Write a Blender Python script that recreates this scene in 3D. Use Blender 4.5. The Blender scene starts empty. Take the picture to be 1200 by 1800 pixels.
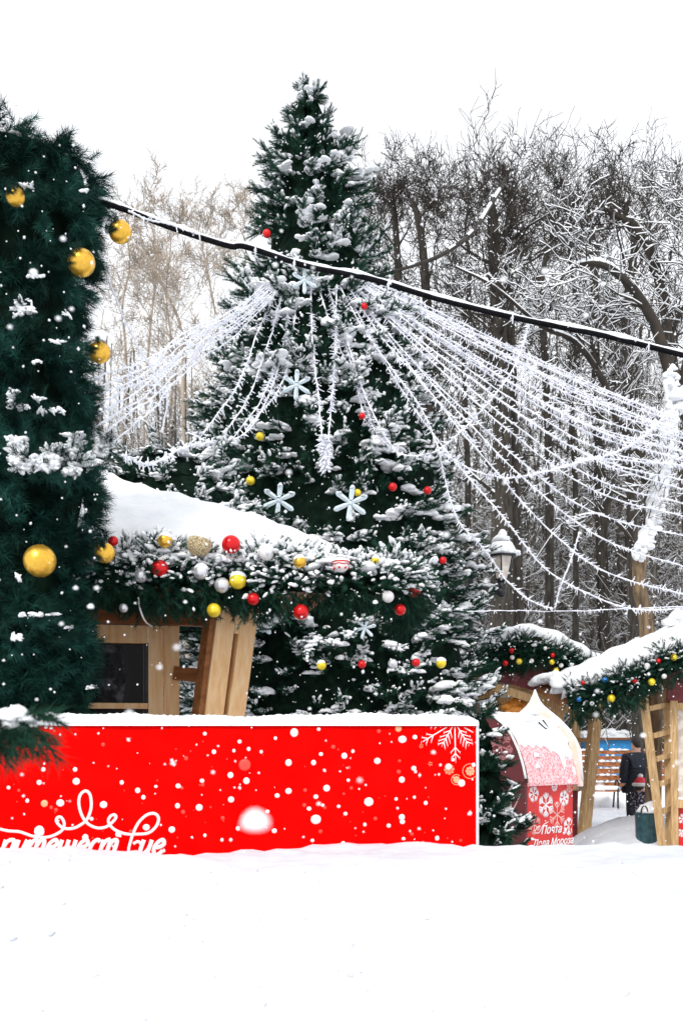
import bpy, bmesh, math, random
import numpy as np
from mathutils import Vector, Matrix

# ------------------------------------------------------------------ basics
scene = bpy.context.scene
COL = scene.collection
R = np.random.default_rng(7)
random.seed(7)
PI = math.pi
F_PX, HZ, EYE = 1800.0, 1310.0, 1.6


def P(px, py, D):
    """a point at distance D whose direction is known from the photograph"""
    return np.array([(px - 600.0) / F_PX * D, D, EYE + (HZ - py) / F_PX * D])


def empty(name, loc, label=None, cat=None, group=None, rotz=0.0):
    o = bpy.data.objects.new(name, None)
    COL.objects.link(o)
    o.location = Vector([float(c) for c in loc])
    o.rotation_euler = (0, 0, rotz)
    o.empty_display_size = 0.1
    tag(o, label, cat, group)
    return o


def tag(o, label=None, cat=None, group=None, kind=None):
    if label: o['label'] = label
    if cat: o['category'] = cat
    if group: o['group'] = group
    if kind: o['kind'] = kind
    return o


class MB:
    """collects triangles and links them as ONE mesh object"""
    def __init__(self):
        self.v, self.f, self.m, self.s, self.n = [], [], [], [], 0

    def add(self, V, F, mat=0, smooth=False):
        V = np.asarray(V, dtype=np.float64).reshape(-1, 3)
        F = np.asarray(F, dtype=np.int64).reshape(-1, 3)
        if len(F) == 0: return self
        self.v.append(V); self.f.append(F + self.n)
        self.m.append(np.full(len(F), mat, dtype=np.int32))
        self.s.append(np.full(len(F), smooth, dtype=bool))
        self.n += len(V)
        return self

    def build(self, name, mats, parent=None, origin=None, bevel=0.0):
        if not isinstance(mats, (list, tuple)): mats = [mats]
        V = np.concatenate(self.v) if self.v else np.zeros((0, 3))
        Fa = np.concatenate(self.f) if self.f else np.zeros((0, 3), dtype=np.int64)
        if origin is None and parent is not None:
            q = parent; acc = np.zeros(3)
            while q is not None:
                acc += np.array(q.location); q = q.parent
            origin = acc
        if origin is not None: V = V - np.asarray(origin)
        me = bpy.data.meshes.new(name)
        me.vertices.add(len(V)); me.vertices.foreach_set('co', V.astype(np.float32).ravel())
        me.loops.add(len(Fa) * 3); me.loops.foreach_set('vertex_index', Fa.astype(np.int32).ravel())
        me.polygons.add(len(Fa))
        me.polygons.foreach_set('loop_start', np.arange(0, len(Fa) * 3, 3, dtype=np.int32))
        me.polygons.foreach_set('loop_total', np.full(len(Fa), 3, dtype=np.int32))
        for m in mats: me.materials.append(m)
        me.polygons.foreach_set('material_index', np.concatenate(self.m))
        me.polygons.foreach_set('use_smooth', np.concatenate(self.s))
        me.update(); me.validate()
        o = bpy.data.objects.new(name, me)
        COL.objects.link(o)
        if parent is not None: o.parent = parent
        elif origin is not None: o.location = Vector([float(c) for c in origin])
        if bevel > 0:
            bm = bmesh.new(); bm.from_mesh(me)
            bmesh.ops.remove_doubles(bm, verts=bm.verts, dist=1e-5)
            bmesh.ops.dissolve_limit(bm, angle_limit=0.02, verts=bm.verts, edges=bm.edges)
            es = [e for e in bm.edges if len(e.link_faces) == 2 and e.calc_face_angle(0) > 0.5]
            bmesh.ops.bevel(bm, geom=es, offset=bevel, segments=2, affect='EDGES', profile=0.6, clamp_overlap=True)
            bm.to_mesh(me); bm.free()
        return o


def inst(V, F, Rm, T, S):
    """copies of a template (V, F) for K rotations, positions and scales, as plain arrays"""
    K = len(T); n = len(V)
    S = np.asarray(S, dtype=float)
    if S.ndim == 1: S = np.repeat(S[:, None], 3, 1)
    W = V[None] * S[:, None, :]
    W = np.einsum('kij,knj->kni', Rm, W) + T[:, None, :]
    G = F[None] + (np.arange(K) * n)[:, None, None]
    return W.reshape(-1, 3), G.reshape(-1, 3)


def basis(d, roll=None):
    d = np.asarray(d, dtype=float)
    x = d / (np.linalg.norm(d, axis=1, keepdims=True) + 1e-9)
    ref = np.tile(np.array([0, 0, 1.0]), (len(x), 1))
    ref[np.abs(x[:, 2]) > 0.97] = [0, 1, 0]
    y = np.cross(ref, x); y /= np.linalg.norm(y, axis=1, keepdims=True)
    z = np.cross(x, y)
    if roll is not None:
        c, s = np.cos(roll)[:, None], np.sin(roll)[:, None]
        y, z = y * c + z * s, -y * s + z * c
    return np.stack([x, y, z], axis=2)


def ico(sub):
    bm = bmesh.new(); bmesh.ops.create_icosphere(bm, subdivisions=sub, radius=1.0)
    bm.verts.ensure_lookup_table()
    V = np.array([v.co[:] for v in bm.verts]); Fa = np.array([[v.index for v in f.verts] for f in bm.faces])
    bm.free(); return V, Fa


ICO1, ICO2, ICO3 = ico(1), ico(2), ico(3)


def waves(V, seed, amp, fr):
    g = np.random.default_rng(seed); out = np.zeros(len(V))
    for k in range(7):
        d = g.normal(size=3) * fr * (1 + 0.4 * k); out += np.sin(V @ d + g.uniform(0, 6.28)) / (1 + 0.35 * k)
    return out * amp


def blob(base, seed, amp=0.12, fr=1.6, flat=0.35):
    V, Fa = base
    W = V * (1 + waves(V, seed, amp, fr))[:, None]
    W[:, 2] = np.where(W[:, 2] < 0, W[:, 2] * flat, W[:, 2])
    return W, Fa


BLOBS = [blob(ICO2, 100 + i) for i in range(7)]
LUMPS = [blob(ICO1, 200 + i, 0.14, 1.4, 0.5) for i in range(4)]


def tube(pts, rad, sides=6, cap=True, sq=None):
    """tapered tube along points; sq=(axis vector, factor) flattens it along that axis"""
    pts = np.asarray(pts, float); n = len(pts)
    rad = np.full(n, rad) if np.isscalar(rad) else np.asarray(rad, float)
    t = np.gradient(pts, axis=0); t /= np.linalg.norm(t, axis=1, keepdims=True) + 1e-9
    ref = np.array([0.13, 0.21, 1.0]) if abs(t[0][2]) < 0.9 else np.array([1.0, 0.1, 0.05])
    a = np.cross(t, ref); a /= np.linalg.norm(a, axis=1, keepdims=True) + 1e-9
    b = np.cross(t, a)
    th = np.arange(sides) / sides * 2 * PI
    off = (a[:, None] * np.cos(th)[None, :, None] + b[:, None] * np.sin(th)[None, :, None]) * rad[:, None, None]
    if sq is not None:
        ax = np.asarray(sq[0], float)
        off -= (off @ ax)[..., None] * ax * (1 - sq[1])
    V = (pts[:, None] + off).reshape(-1, 3)
    Fa = []
    for i in range(n - 1):
        for k in range(sides):
            k2 = (k + 1) % sides
            q = (i * sides + k, i * sides + k2, (i + 1) * sides + k2, (i + 1) * sides + k)
            Fa += [(q[0], q[1], q[2]), (q[0], q[2], q[3])]
    if cap:
        c0, c1 = len(V), len(V) + 1
        V = np.vstack([V, pts[0], pts[-1]])
        for k in range(sides):
            k2 = (k + 1) % sides
            Fa += [(c0, k2, k), (c1, (n - 1) * sides + k, (n - 1) * sides + k2)]
    return V, np.array(Fa)


def segs(p0, p1, r0, r1, sides):
    """many separate tapered prisms at once"""
    p0, p1 = np.asarray(p0), np.asarray(p1)
    K = len(p0); B = basis(p1 - p0)
    th = np.arange(sides) / sides * 2 * PI
    ring = B[:, :, 1][:, None] * np.cos(th)[None, :, None] + B[:, :, 2][:, None] * np.sin(th)[None, :, None]
    A = p0[:, None] + ring * r0[:, None, None]; C = p1[:, None] + ring * r1[:, None, None]
    V = np.concatenate([A, C], axis=1)
    f = []
    for k in range(sides):
        k2 = (k + 1) % sides
        f += [(k, k2, sides + k2), (k, sides + k2, sides + k)]
    f = np.array(f)
    G = f[None] + (np.arange(K) * 2 * sides)[:, None, None]
    return V.reshape(-1, 3), G.reshape(-1, 3)


def spline(pts, n=8):
    p = np.asarray(pts, float); q = np.vstack([2 * p[0] - p[1], p, 2 * p[-1] - p[-2]]); out = []
    for i in range(1, len(q) - 2):
        for k in range(n):
            t = k / n
            out.append(0.5 * (2 * q[i] + (q[i + 1] - q[i - 1]) * t + (2 * q[i - 1] - 5 * q[i] + 4 * q[i + 1] - q[i + 2]) * t * t
                              + (3 * q[i] - q[i - 1] - 3 * q[i + 1] + q[i + 2]) * t ** 3))
    out.append(p[-1]); return np.array(out)


BOXF = np.array([(0, 2, 1), (0, 3, 2), (4, 5, 6), (4, 6, 7), (0, 1, 5), (0, 5, 4), (1, 2, 6), (1, 6, 5), (2, 3, 7), (2, 7, 6), (3, 0, 4), (3, 4, 7)])


def box(lo, hi, M=None, at=None):
    x0, y0, z0 = lo; x1, y1, z1 = hi
    V = np.array([(x0, y0, z0), (x1, y0, z0), (x1, y1, z0), (x0, y1, z0), (x0, y0, z1), (x1, y0, z1), (x1, y1, z1), (x0, y1, z1)], float)
    if M is not None: V = V @ np.asarray(M).T
    if at is not None: V = V + np.asarray(at)
    return V, BOXF


def beam(p0, p1, w, d, wdir):
    """a timber from p0 to p1, w wide along wdir and d deep"""
    p0, p1, wdir = np.asarray(p0, float), np.asarray(p1, float), np.asarray(wdir, float)
    t = p1 - p0; t /= np.linalg.norm(t)
    a = wdir - t * (wdir @ t); a /= np.linalg.norm(a); b = np.cross(t, a)
    V = []
    for p in (p0, p1):
        for sx, sy in ((-1, -1), (1, -1), (1, 1), (-1, 1)): V.append(p + a * w / 2 * sx + b * d / 2 * sy)
    return np.array(V), BOXF


def rotz(a):
    c, s = math.cos(a), math.sin(a); return np.array([[c, -s, 0], [s, c, 0], [0, 0, 1.0]])


def extrude(poly, M, at, t0, t1):
    """a flat outline (2D: s, z) given thickness t0..t1; local axes are columns of M: (s, thickness, z)"""
    poly = np.asarray(poly, float); n = len(poly)
    A = np.stack([poly[:, 0], np.full(n, t0), poly[:, 1]], 1); B = A.copy(); B[:, 1] = t1
    V = np.vstack([A, B]) @ np.asarray(M).T + np.asarray(at)
    from mathutils.geometry import tessellate_polygon
    tri = tessellate_polygon([[Vector((p[0], p[1], 0)) for p in poly]])
    Fa = [tuple(t) for t in tri] + [(t[2] + n, t[1] + n, t[0] + n) for t in tri]
    for k in range(n):
        k2 = (k + 1) % n; Fa += [(k, n + k, n + k2), (k, n + k2, k2)]
    return V, np.array(Fa)


def sphere(nu=28, nv=18):
    V, Fa = [], []
    for j in range(nv + 1):
        for i in range(nu):
            a, b = 2 * PI * i / nu, PI * j / nv
            V.append((math.sin(b) * math.cos(a), math.sin(b) * math.sin(a), math.cos(b)))
    for j in range(nv):
        for i in range(nu):
            q = (j * nu + i, j * nu + (i + 1) % nu, (j + 1) * nu + (i + 1) % nu, (j + 1) * nu + i)
            Fa += [(q[0], q[2], q[1]), (q[0], q[3], q[2])]
    return np.array(V), np.array(Fa)


# ------------------------------------------------------------------ materials
def mat(name, c0, c1=None, scale=6.0, rough=0.6, metal=0.0, bump=0.0, bscale=40.0, stretch=None, spec=0.5, coat=0.0, detail=5.0, lo=0.35, hi=0.65):
    m = bpy.data.materials.new(name); m.use_nodes = True
    nt = m.node_tree; b = nt.nodes['Principled BSDF']
    b.inputs['Roughness'].default_value = rough; b.inputs['Metallic'].default_value = metal
    b.inputs['Specular IOR Level'].default_value = spec; b.inputs['Coat Weight'].default_value = coat
    tc = nt.nodes.new('ShaderNodeTexCoord'); mp = nt.nodes.new('ShaderNodeMapping')
    nt.links.new(tc.outputs['Object'], mp.inputs['Vector'])
    if stretch: mp.inputs['Scale'].default_value = stretch
    if c1 is not None:
        n = nt.nodes.new('ShaderNodeTexNoise'); n.inputs['Scale'].default_value = scale; n.inputs['Detail'].default_value = detail
        nt.links.new(mp.outputs['Vector'], n.inputs['Vector'])
        r = nt.nodes.new('ShaderNodeValToRGB'); r.color_ramp.elements[0].position = lo; r.color_ramp.elements[1].position = hi
        r.color_ramp.elements[0].color = (*c0, 1); r.color_ramp.elements[1].color = (*c1, 1)
        nt.links.new(n.outputs['Fac'], r.inputs['Fac']); nt.links.new(r.outputs['Color'], b.inputs['Base Color'])
    else:
        b.inputs['Base Color'].default_value = (*c0, 1)
    if bump > 0:
        n2 = nt.nodes.new('ShaderNodeTexNoise'); n2.inputs['Scale'].default_value = bscale; n2.inputs['Detail'].default_value = 6
        nt.links.new(mp.outputs['Vector'], n2.inputs['Vector'])
        bp = nt.nodes.new('ShaderNodeBump'); bp.inputs['Strength'].default_value = bump; bp.inputs['Distance'].default_value = 0.02
        nt.links.new(n2.outputs['Fac'], bp.inputs['Height']); nt.links.new(bp.outputs['Normal'], b.inputs['Normal'])
    return m


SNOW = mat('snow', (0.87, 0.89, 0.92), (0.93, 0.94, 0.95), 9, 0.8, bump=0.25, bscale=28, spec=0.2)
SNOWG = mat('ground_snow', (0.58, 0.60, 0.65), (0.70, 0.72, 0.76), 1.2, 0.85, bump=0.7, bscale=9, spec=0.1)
FROST = mat('frosted_light_string', (0.80, 0.82, 0.90), (0.90, 0.91, 0.95), 12, 0.5)
NEEDLE = mat('fir_needles', (0.005, 0.026, 0.016), (0.018, 0.066, 0.040), 7, 0.7, spec=0.12)
NEEDLE2 = mat('pale_fir_needles', (0.014, 0.060, 0.038), (0.036, 0.105, 0.068), 7, 0.65, spec=0.15)
PINE2 = mat('pale_garland_needles', (0.012, 0.072, 0.054), (0.030, 0.125, 0.094), 5, 0.6, spec=0.2)
PINE = mat('garland_needles', (0.003, 0.022, 0.016), (0.010, 0.052, 0.037), 5, 0.65, spec=0.15)
NDARK = mat('shade_core_and_boughs', (0.002, 0.006, 0.004), (0.006, 0.016, 0.010), 12, 0.9, spec=0.05)  # near-black: inner shade painted into the added cores; bough stems share it
BARK = mat('bark', (0.016, 0.014, 0.011), (0.065, 0.053, 0.040), 5, 0.9, bump=0.6, bscale=25, stretch=(3, 3, 0.6))
BARKB = mat('pale_brown_bark', (0.085, 0.058, 0.035), (0.30, 0.205, 0.115), 6, 0.9, bump=0.5, bscale=25, stretch=(3, 3, 0.5))
TWIG = mat('twigs', (0.012, 0.010, 0.008), (0.045, 0.034, 0.025), 3, 0.9)
TWIGB = mat('haze_paled_twigs', (0.24, 0.20, 0.16), (0.42, 0.34, 0.26), 2, 0.9)  # brown made paler, so snow haze is painted into the colour
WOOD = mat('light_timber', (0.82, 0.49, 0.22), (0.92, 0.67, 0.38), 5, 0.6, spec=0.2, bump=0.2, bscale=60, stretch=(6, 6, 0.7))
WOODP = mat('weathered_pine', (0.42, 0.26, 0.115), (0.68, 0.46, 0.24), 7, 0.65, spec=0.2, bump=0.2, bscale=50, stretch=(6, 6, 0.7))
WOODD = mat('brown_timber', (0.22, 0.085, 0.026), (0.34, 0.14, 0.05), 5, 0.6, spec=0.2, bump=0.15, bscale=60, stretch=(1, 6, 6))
PLANK = mat('orange_brown_boards', (0.28, 0.085, 0.022), (0.46, 0.16, 0.05), 6, 0.6, stretch=(1, 5, 5))
RED = mat('red_banner_vinyl', (0.70, 0.001, 0.0008), (0.80, 0.0022, 0.0015), 5, 0.75, spec=0.02)
PRINT = mat('white_print', (0.88, 0.88, 0.88), rough=0.5)
PRINTP = mat('pale_peach_print', (0.90, 0.42, 0.22), rough=0.5)
PRINTR = mat('faint_red_print', (0.86, 0.055, 0.035), rough=0.5)
MAROON = mat('maroon_panel', (0.085, 0.004, 0.007), (0.13, 0.007, 0.010), 10, 0.45)
FASCIA = mat('dark_red_fascia', (0.12, 0.008, 0.012), (0.20, 0.022, 0.026), 16, 0.55)
BOXRED = mat('mailbox_red', (0.60, 0.008, 0.006), (0.72, 0.014, 0.008), 10, 0.4)
FROSTRED = mat('frosted_red_lid', (0.76, 0.24, 0.26), (0.85, 0.66, 0.68), 60, 0.7, detail=8, lo=0.40, hi=0.60)
CREAM = mat('frosted_cream_panel', (0.80, 0.62, 0.48), (0.86, 0.76, 0.74), 5, 0.6)
METALD = mat('black_iron', (0.015, 0.016, 0.018), (0.03, 0.03, 0.032), 20, 0.4, metal=0.3)
CABLE = mat('black_cable_rubber', (0.003, 0.003, 0.004), (0.010, 0.010, 0.012), 30, 0.75, spec=0.1)
GLASSW = mat('frosted_lantern_glass', (0.50, 0.42, 0.34), (0.78, 0.72, 0.66), 9, 0.3)
PANE = mat('dark_window_glass', (0.006, 0.004, 0.004), (0.016, 0.012, 0.012), 3, 0.1, spec=0.1, stretch=(3, 3, 1))
FILM = mat('crumpled_plastic_film', (0.012, 0.012, 0.014), (0.16, 0.17, 0.20), 9, 0.35, bump=0.8, bscale=14, lo=0.52, hi=0.75, spec=0.15)
TEAL = mat('dark_teal_bin', (0.010, 0.045, 0.055), (0.025, 0.085, 0.10), 14, 0.45, bump=0.3)
BLUE = mat('bright_blue_paint', (0.02, 0.25, 0.60), (0.03, 0.33, 0.72), 8, 0.5)
ORANGE = mat('orange_goods', (0.75, 0.24, 0.02), (0.85, 0.36, 0.06), 18, 0.5)
ICEBLUE = mat('pale_blue_plastic', (0.52, 0.64, 0.70), (0.70, 0.78, 0.82), 12, 0.35)
NAVY = mat('dark_navy_coat', (0.008, 0.012, 0.022), (0.018, 0.025, 0.042), 20, 0.8)
SPOTTED = mat('patterned_snowsuit', (0.02, 0.02, 0.05), (0.60, 0.58, 0.70), 26, 0.8, lo=0.52, hi=0.60)
SKIN = mat('skin', (0.62, 0.36, 0.27), (0.70, 0.42, 0.32), 9, 0.5)
HAIR = mat('dark_hair', (0.010, 0.008, 0.007), (0.03, 0.022, 0.018), 30, 0.6)
HATRED = mat('red_knit_hat', (0.70, 0.02, 0.05), (0.80, 0.06, 0.09), 30, 0.8)
FLEECE = mat('white_fleece', (0.80, 0.78, 0.78), (0.88, 0.87, 0.87), 30, 0.9)
GOLD = mat('gold_bauble', (0.80, 0.43, 0.045), (0.88, 0.54, 0.08), 4, 0.30, metal=0.75)
YELLOW = mat('yellow_bauble', (0.86, 0.62, 0.02), (0.90, 0.70, 0.05), 4, 0.28, metal=0.35)
REDB = mat('red_bauble', (0.62, 0.004, 0.008), (0.72, 0.01, 0.012), 4, 0.22, metal=0.35)
SILVER = mat('silver_bauble', (0.66, 0.66, 0.69), (0.76, 0.76, 0.78), 6, 0.28, metal=0.6)
WHITEB = mat('white_bauble', (0.74, 0.72, 0.70), (0.82, 0.80, 0.79), 6, 0.4)
BLUEB = mat('blue_bauble', (0.02, 0.16, 0.50), (0.03, 0.24, 0.62), 4, 0.2, metal=0.4)
GLITTER = mat('gold_glitter_bauble', (0.30, 0.19, 0.07), (0.92, 0.78, 0.50), 11, 0.5, metal=0.3, bump=0.8, bscale=14, lo=0.42, hi=0.58)
BMAT = dict(gold=GOLD, yellow=YELLOW, red=REDB, silver=SILVER, white=WHITEB, blue=BLUEB, glitter=GLITTER)

# ------------------------------------------------------------------ foliage
def sprig(n, L, nl, w, spread=52, seed=0, droop=0.0):
    """one fir sprig along +x: a twig with single needles"""
    g = np.random.default_rng(seed)
    t = (np.arange(n) + 0.5) / n; ang = np.arange(n) * 2.399 + g.uniform(-.3, .3, n)
    pos = np.stack([t * L, np.zeros(n), np.zeros(n)], 1)
    sp = np.radians(spread * (1.05 - 0.45 * t)) + g.uniform(-.15, .15, n)
    d = np.stack([np.cos(sp), np.sin(sp) * np.cos(ang), np.sin(sp) * np.sin(ang)], 1)
    ln = nl * g.uniform(.75, 1.15, n)
    side = np.cross(d, g.normal(size=(n, 3))); side /= np.linalg.norm(side, axis=1, keepdims=True)
    a, b = pos - side * w / 2, pos + side * w / 2
    tip = pos + d * ln[:, None]; tip[:, 2] -= droop * ln
    V = np.stack([a, b, tip], 1).reshape(-1, 3); Fa = np.arange(n * 3).reshape(-1, 3)
    sv, sf = segs(np.array([[0, 0, 0.]]), np.array([[L, 0, 0.]]), np.array([w]), np.array([w * .5]), 3)
    return np.vstack([V, sv]), np.vstack([Fa, sf + len(V)])


SPR = [sprig(46, 1.0, 0.27, 0.034, 54, s) for s in range(5)]
SPRP = [sprig(52, 1.0, 0.50, 0.028, 50, 20 + s) for s in range(5)]
CAPS = []
for _k in range(5):
    _g = np.random.default_rng(300 + _k)
    _V, _F = tube([(x_, _g.uniform(-.15, .15), _g.uniform(-.1, .15)) for x_ in (-1, -.62, 0, .6, 1)], [.28, .85, 1.0 * _g.uniform(.8, 1.15), .85 * _g.uniform(.7, 1.1), .3], 6)
    CAPS.append((_V * (1 + _g.uniform(-.12, .12, (len(_V), 1))), _F))


def put_sprigs(mb, pos, d, ln, temps, mat_i=0):
    pos, d, ln = np.asarray(pos), np.asarray(d), np.asarray(ln)
    pick = R.integers(0, len(temps), len(pos))
    for k, (V, Fa) in enumerate(temps):
        q = pick == k
        if q.any(): mb.add(*inst(V, Fa, basis(d[q], R.uniform(0, 6.28, q.sum())), pos[q], ln[q]), mat=mat_i)


def put_two(mb, pos, d, ln, temps, m2, share=.3):
    pos, d, ln = np.asarray(pos), np.asarray(d), np.asarray(ln); q = R.uniform(0, 1, len(pos)) < share
    put_sprigs(mb, pos[~q], d[~q], ln[~q], temps, 0); put_sprigs(mb, pos[q], d[q], ln[q], temps, m2)


def put_snow(mb, pos, d, ln, th=0.085):
    """fingers of snow lying along the upper side of sprigs"""
    pos, d, ln = np.asarray(pos), np.asarray(d), np.asarray(ln)
    rep_ = R.integers(1, 4, len(pos)); ix = np.repeat(np.arange(len(pos)), rep_)
    pos, d, ln = pos[ix], d[ix], ln[ix]
    pick = R.integers(0, len(CAPS), len(pos))
    u_ = d / np.linalg.norm(d, axis=1, keepdims=True)
    ctr = pos + u_ * (ln * R.uniform(.2, 1.0, len(ln)))[:, None] + R.normal(size=pos.shape) * (ln * .05)[:, None]
    ctr[:, 2] += ln * 0.07
    B = basis(u_ + R.normal(size=pos.shape) * .25)
    for k, (V, Fa) in enumerate(CAPS):
        q = pick == k
        if q.any():
            n = q.sum()
            S = np.stack([ln[q] * R.uniform(.12, .27, n), ln[q] * R.uniform(.7, 1.5, n) * th * 1.25, ln[q] * R.uniform(.6, 1.25, n) * th], 1)
            mb.add(*inst(V, Fa, B[q], ctr[q], S), smooth=True)


def put_blobs(mb, ctr, size, temps=BLOBS, tilt=0.3):
    ctr, size = np.asarray(ctr), np.asarray(size)
    if len(ctr) == 0: return
    pick = R.integers(0, len(temps), len(ctr))
    d = np.stack([np.cos(a := R.uniform(0, 6.28, len(ctr))), np.sin(a), R.uniform(-tilt, tilt, len(ctr))], 1)
    for k, (V, Fa) in enumerate(temps):
        q = pick == k
        if q.any(): mb.add(*inst(V, Fa, basis(d[q]), ctr[q], size[q]), smooth=True)


def fir(root, axis, z0, z1, Rf, dz, gap, bl, sl, nS, snow_p, pillow_p, pil=(0.07, 0.15), core=0.68, needle=None, back=0.5, ztop=None, snow_f=None):
    """boughs in whorls; each bough carries sprigs, fingers of snow and pillows of snow"""
    needle = needle or NEEDLE
    sp, sd, sn = [], [], []; qp, qd, qn = [], [], []; bc, bs = [], []; b0, b1, br = [], [], []
    z = z0
    while z < z1:
        Rz = Rf(z); nb = max(4, int(2 * PI * Rz / gap))
        ph0 = R.uniform(0, 6.28)
        for k in range(nb):
            ph = ph0 + 2 * PI * (k + R.uniform(-.35, .35)) / nb
            rad = np.array([math.cos(ph), math.sin(ph), 0]); tang = np.array([-rad[1], rad[0], 0])
            behind = rad[1] > 0.35
            if behind and R.uniform() > back: continue
            tier = (z / (1.25 * bl) + .13 * math.sin(3 * ph)) % 1.0; ledge = 1.0 - tier
            L = min(bl, Rz * 1.0) * R.uniform(.75, 1.2); tipr = Rz * R.uniform(.88, 1.10) * (.90 + .20 * ledge + .06 * math.sin(ph * 4 + z * 2.3) + .04 * math.sin(ph * 9 - z * 5))
            zz = z + R.uniform(-dz, dz) * .5
            a, b = R.uniform(0.1, .8), R.uniform(.1, .6)
            ax = axis(zz)
            lean = R.uniform(-.25, .25)
            f = lambda t: ax + rad * (tipr - L + t * L) + tang * (lean * t * L) + np.array([0, 0, 1.0]) * ((-a * t + b * t * t) * L)
            b0.append(f(0.0)); b1.append(f(1.0)); br.append(.012)
            sfac = 1.0 if snow_f is None else snow_f(zz)
            heavy = R.uniform() < pillow_p * sfac * (.45 + 1.1 * ledge); sfac *= .55 + .9 * ledge
            n = int(nS * (.6 if behind else 1) * R.uniform(.8, 1.2))
            for i in range(n):
                t = R.uniform(.25, 1.0) if i > 2 else 0.93 + .03 * i
                p = f(t); tg = f(min(1.02, t + .05)) - f(t - .05); tg /= np.linalg.norm(tg)
                s = (1 if i % 2 else -1) * R.uniform(.3, 1.1) * (1.15 - .6 * t)
                up = R.uniform(-.35, .65)
                d = tg + tang * s + np.array([0, 0, up])
                l = sl * R.uniform(.7, 1.25) * (1.1 - .25 * t)
                sp.append(p); sd.append(d); sn.append(l)
                if R.uniform() < snow_p * sfac * (1.5 if heavy else .8) and up > -.15:
                    qp.append(p); qd.append(d); qn.append(l)
            if heavy:
                m = R.integers(5, 10); t_a, t_b = R.uniform(.35, .7), R.uniform(.85, 1.03); s0 = R.uniform(*pil); off_ = R.uniform(-.3, .3)
                for t in np.linspace(t_a, t_b, m):
                    p = f(t); s = s0 * R.uniform(.7, 1.15) * (1.0 - .35 * abs(2 * (t - t_a) / (t_b - t_a) - 1))
                    bc.append(p + tang * (off_ + R.uniform(-.45, .45)) * s0 + np.array([0, 0, s * .38])); bs.append((s * R.uniform(.95, 1.5), s * R.uniform(.75, 1.1), s * R.uniform(.5, .8)))
                if R.uniform() < .5:      # a side twig carries its own pad
                    p = f(R.uniform(.55, .85)); sg = R.choice([-1, 1])
                    for q_ in range(4):
                        s = s0 * R.uniform(.5, .8); bc.append(p + (tang * sg + rad * .5) * q_ * s0 * .75 + np.array([0, 0, s * .35])); bs.append((s * 1.2, s, s * .65))
        z += dz * R.uniform(.85, 1.15)
    tr = MB(); zs = np.linspace(max(0, z0 - 0.6), z1, 14)
    tr.add(*tube([axis(q) for q in zs], np.linspace(.05 * bl + .05, .02, 14), 8), smooth=True)
    tr.build('trunk', BARK, root)
    cr = MB()
    zs = np.linspace(z0, z1 - .1, 24); prof = [max(.02, Rf(q) - bl * (1 - core) * 1.0 if Rf(q) > bl else Rf(q) * core) for q in zs]
    cv, cf = tube([axis(q) for q in zs], prof, 28); cv += (R.normal(size=cv.shape) * .04 * min(1, bl))
    cr.add(cv, cf, 1)  # added dark core: blocks light and stands in for shade among the boughs
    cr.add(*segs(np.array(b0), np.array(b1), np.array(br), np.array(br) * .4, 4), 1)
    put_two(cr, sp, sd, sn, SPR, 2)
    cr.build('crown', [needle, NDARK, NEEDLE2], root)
    sm = MB()
    if qp: put_snow(sm, qp, qd, qn)
    put_blobs(sm, bc, bs)
    if sm.n: sm.build('snow', SNOW, root)


def garland(root, path, r, dens, sl, snow_p, drop=0.2, pil=(.05, .1), needle=None, pil_n=10, temps=None, core=.62, taper=0.0):
    """a thick swag of fir sprigs along a path"""
    pts = spline(path, 14); seg = np.linalg.norm(np.diff(pts, axis=0), axis=1); cum = np.concatenate([[0], np.cumsum(seg)]); Lt = cum[-1]
    n = int(dens * Lt)
    def at(u):
        i = np.clip(np.searchsorted(cum, u) - 1, 0, len(seg) - 1); w = ((u - cum[i]) / seg[i])[:, None]
        return pts[i] * (1 - w) + pts[i + 1] * w, (pts[i + 1] - pts[i]) / seg[i][:, None]
    u = R.uniform(0, Lt, n); c, t = at(u)
    B = basis(t); th = R.uniform(0, 2 * PI, n)
    o = B[:, :, 1] * np.cos(th)[:, None] + B[:, :, 2] * np.sin(th)[:, None]
    lump = (1 + .22 * np.sin(u * 9 + 1) + .15 * np.sin(u * 23))[:, None] * (1 - taper * np.clip((u / Lt - .55) / .3, 0, 1))[:, None]
    p = c + o * r * lump * R.uniform(.45, .95, n)[:, None]
    p[:, 2] -= np.where(o[:, 2] < 0, -o[:, 2] * r * drop * R.uniform(0, 1, n), 0)
    d = o * R.uniform(.5, 1.1, n)[:, None] + t * R.uniform(-.9, .9, n)[:, None] + np.array([0, 0, -.15])
    ln = sl * R.uniform(.7, 1.25, n) * (1 - .35 * (o[:, 2] < -.2) * (u / Lt > .5))
    mb = MB()
    cv, cf = tube(pts, r * core, 14); mb.add(cv, cf, 1)  # added dark core, its colour imitating shade inside the swag
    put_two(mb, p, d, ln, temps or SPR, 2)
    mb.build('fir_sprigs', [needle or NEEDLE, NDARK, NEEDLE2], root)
    sm = MB()
    q = (R.uniform(0, 1, n) < snow_p * np.clip(o[:, 2] + .75, 0, 1.6)) & (d[:, 2] > -.75)
    if q.any(): put_snow(sm, p[q], d[q], ln[q], .1)
    m = int(pil_n * Lt); u2 = R.uniform(0, Lt, m); c2, t2 = at(u2); B2 = basis(t2); th2 = R.uniform(.1 * PI, .9 * PI, m)
    o2 = B2[:, :, 1] * np.cos(th2)[:, None] + B2[:, :, 2] * np.sin(th2)[:, None]
    s = R.uniform(pil[0], pil[1], m)
    put_blobs(sm, c2 + o2 * r * 1.02, np.stack([s * R.uniform(.9, 1.7, m), s, s * R.uniform(.45, .75, m)], 1))
    sm.build('snow', SNOW, root)
    return at, Lt


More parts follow.
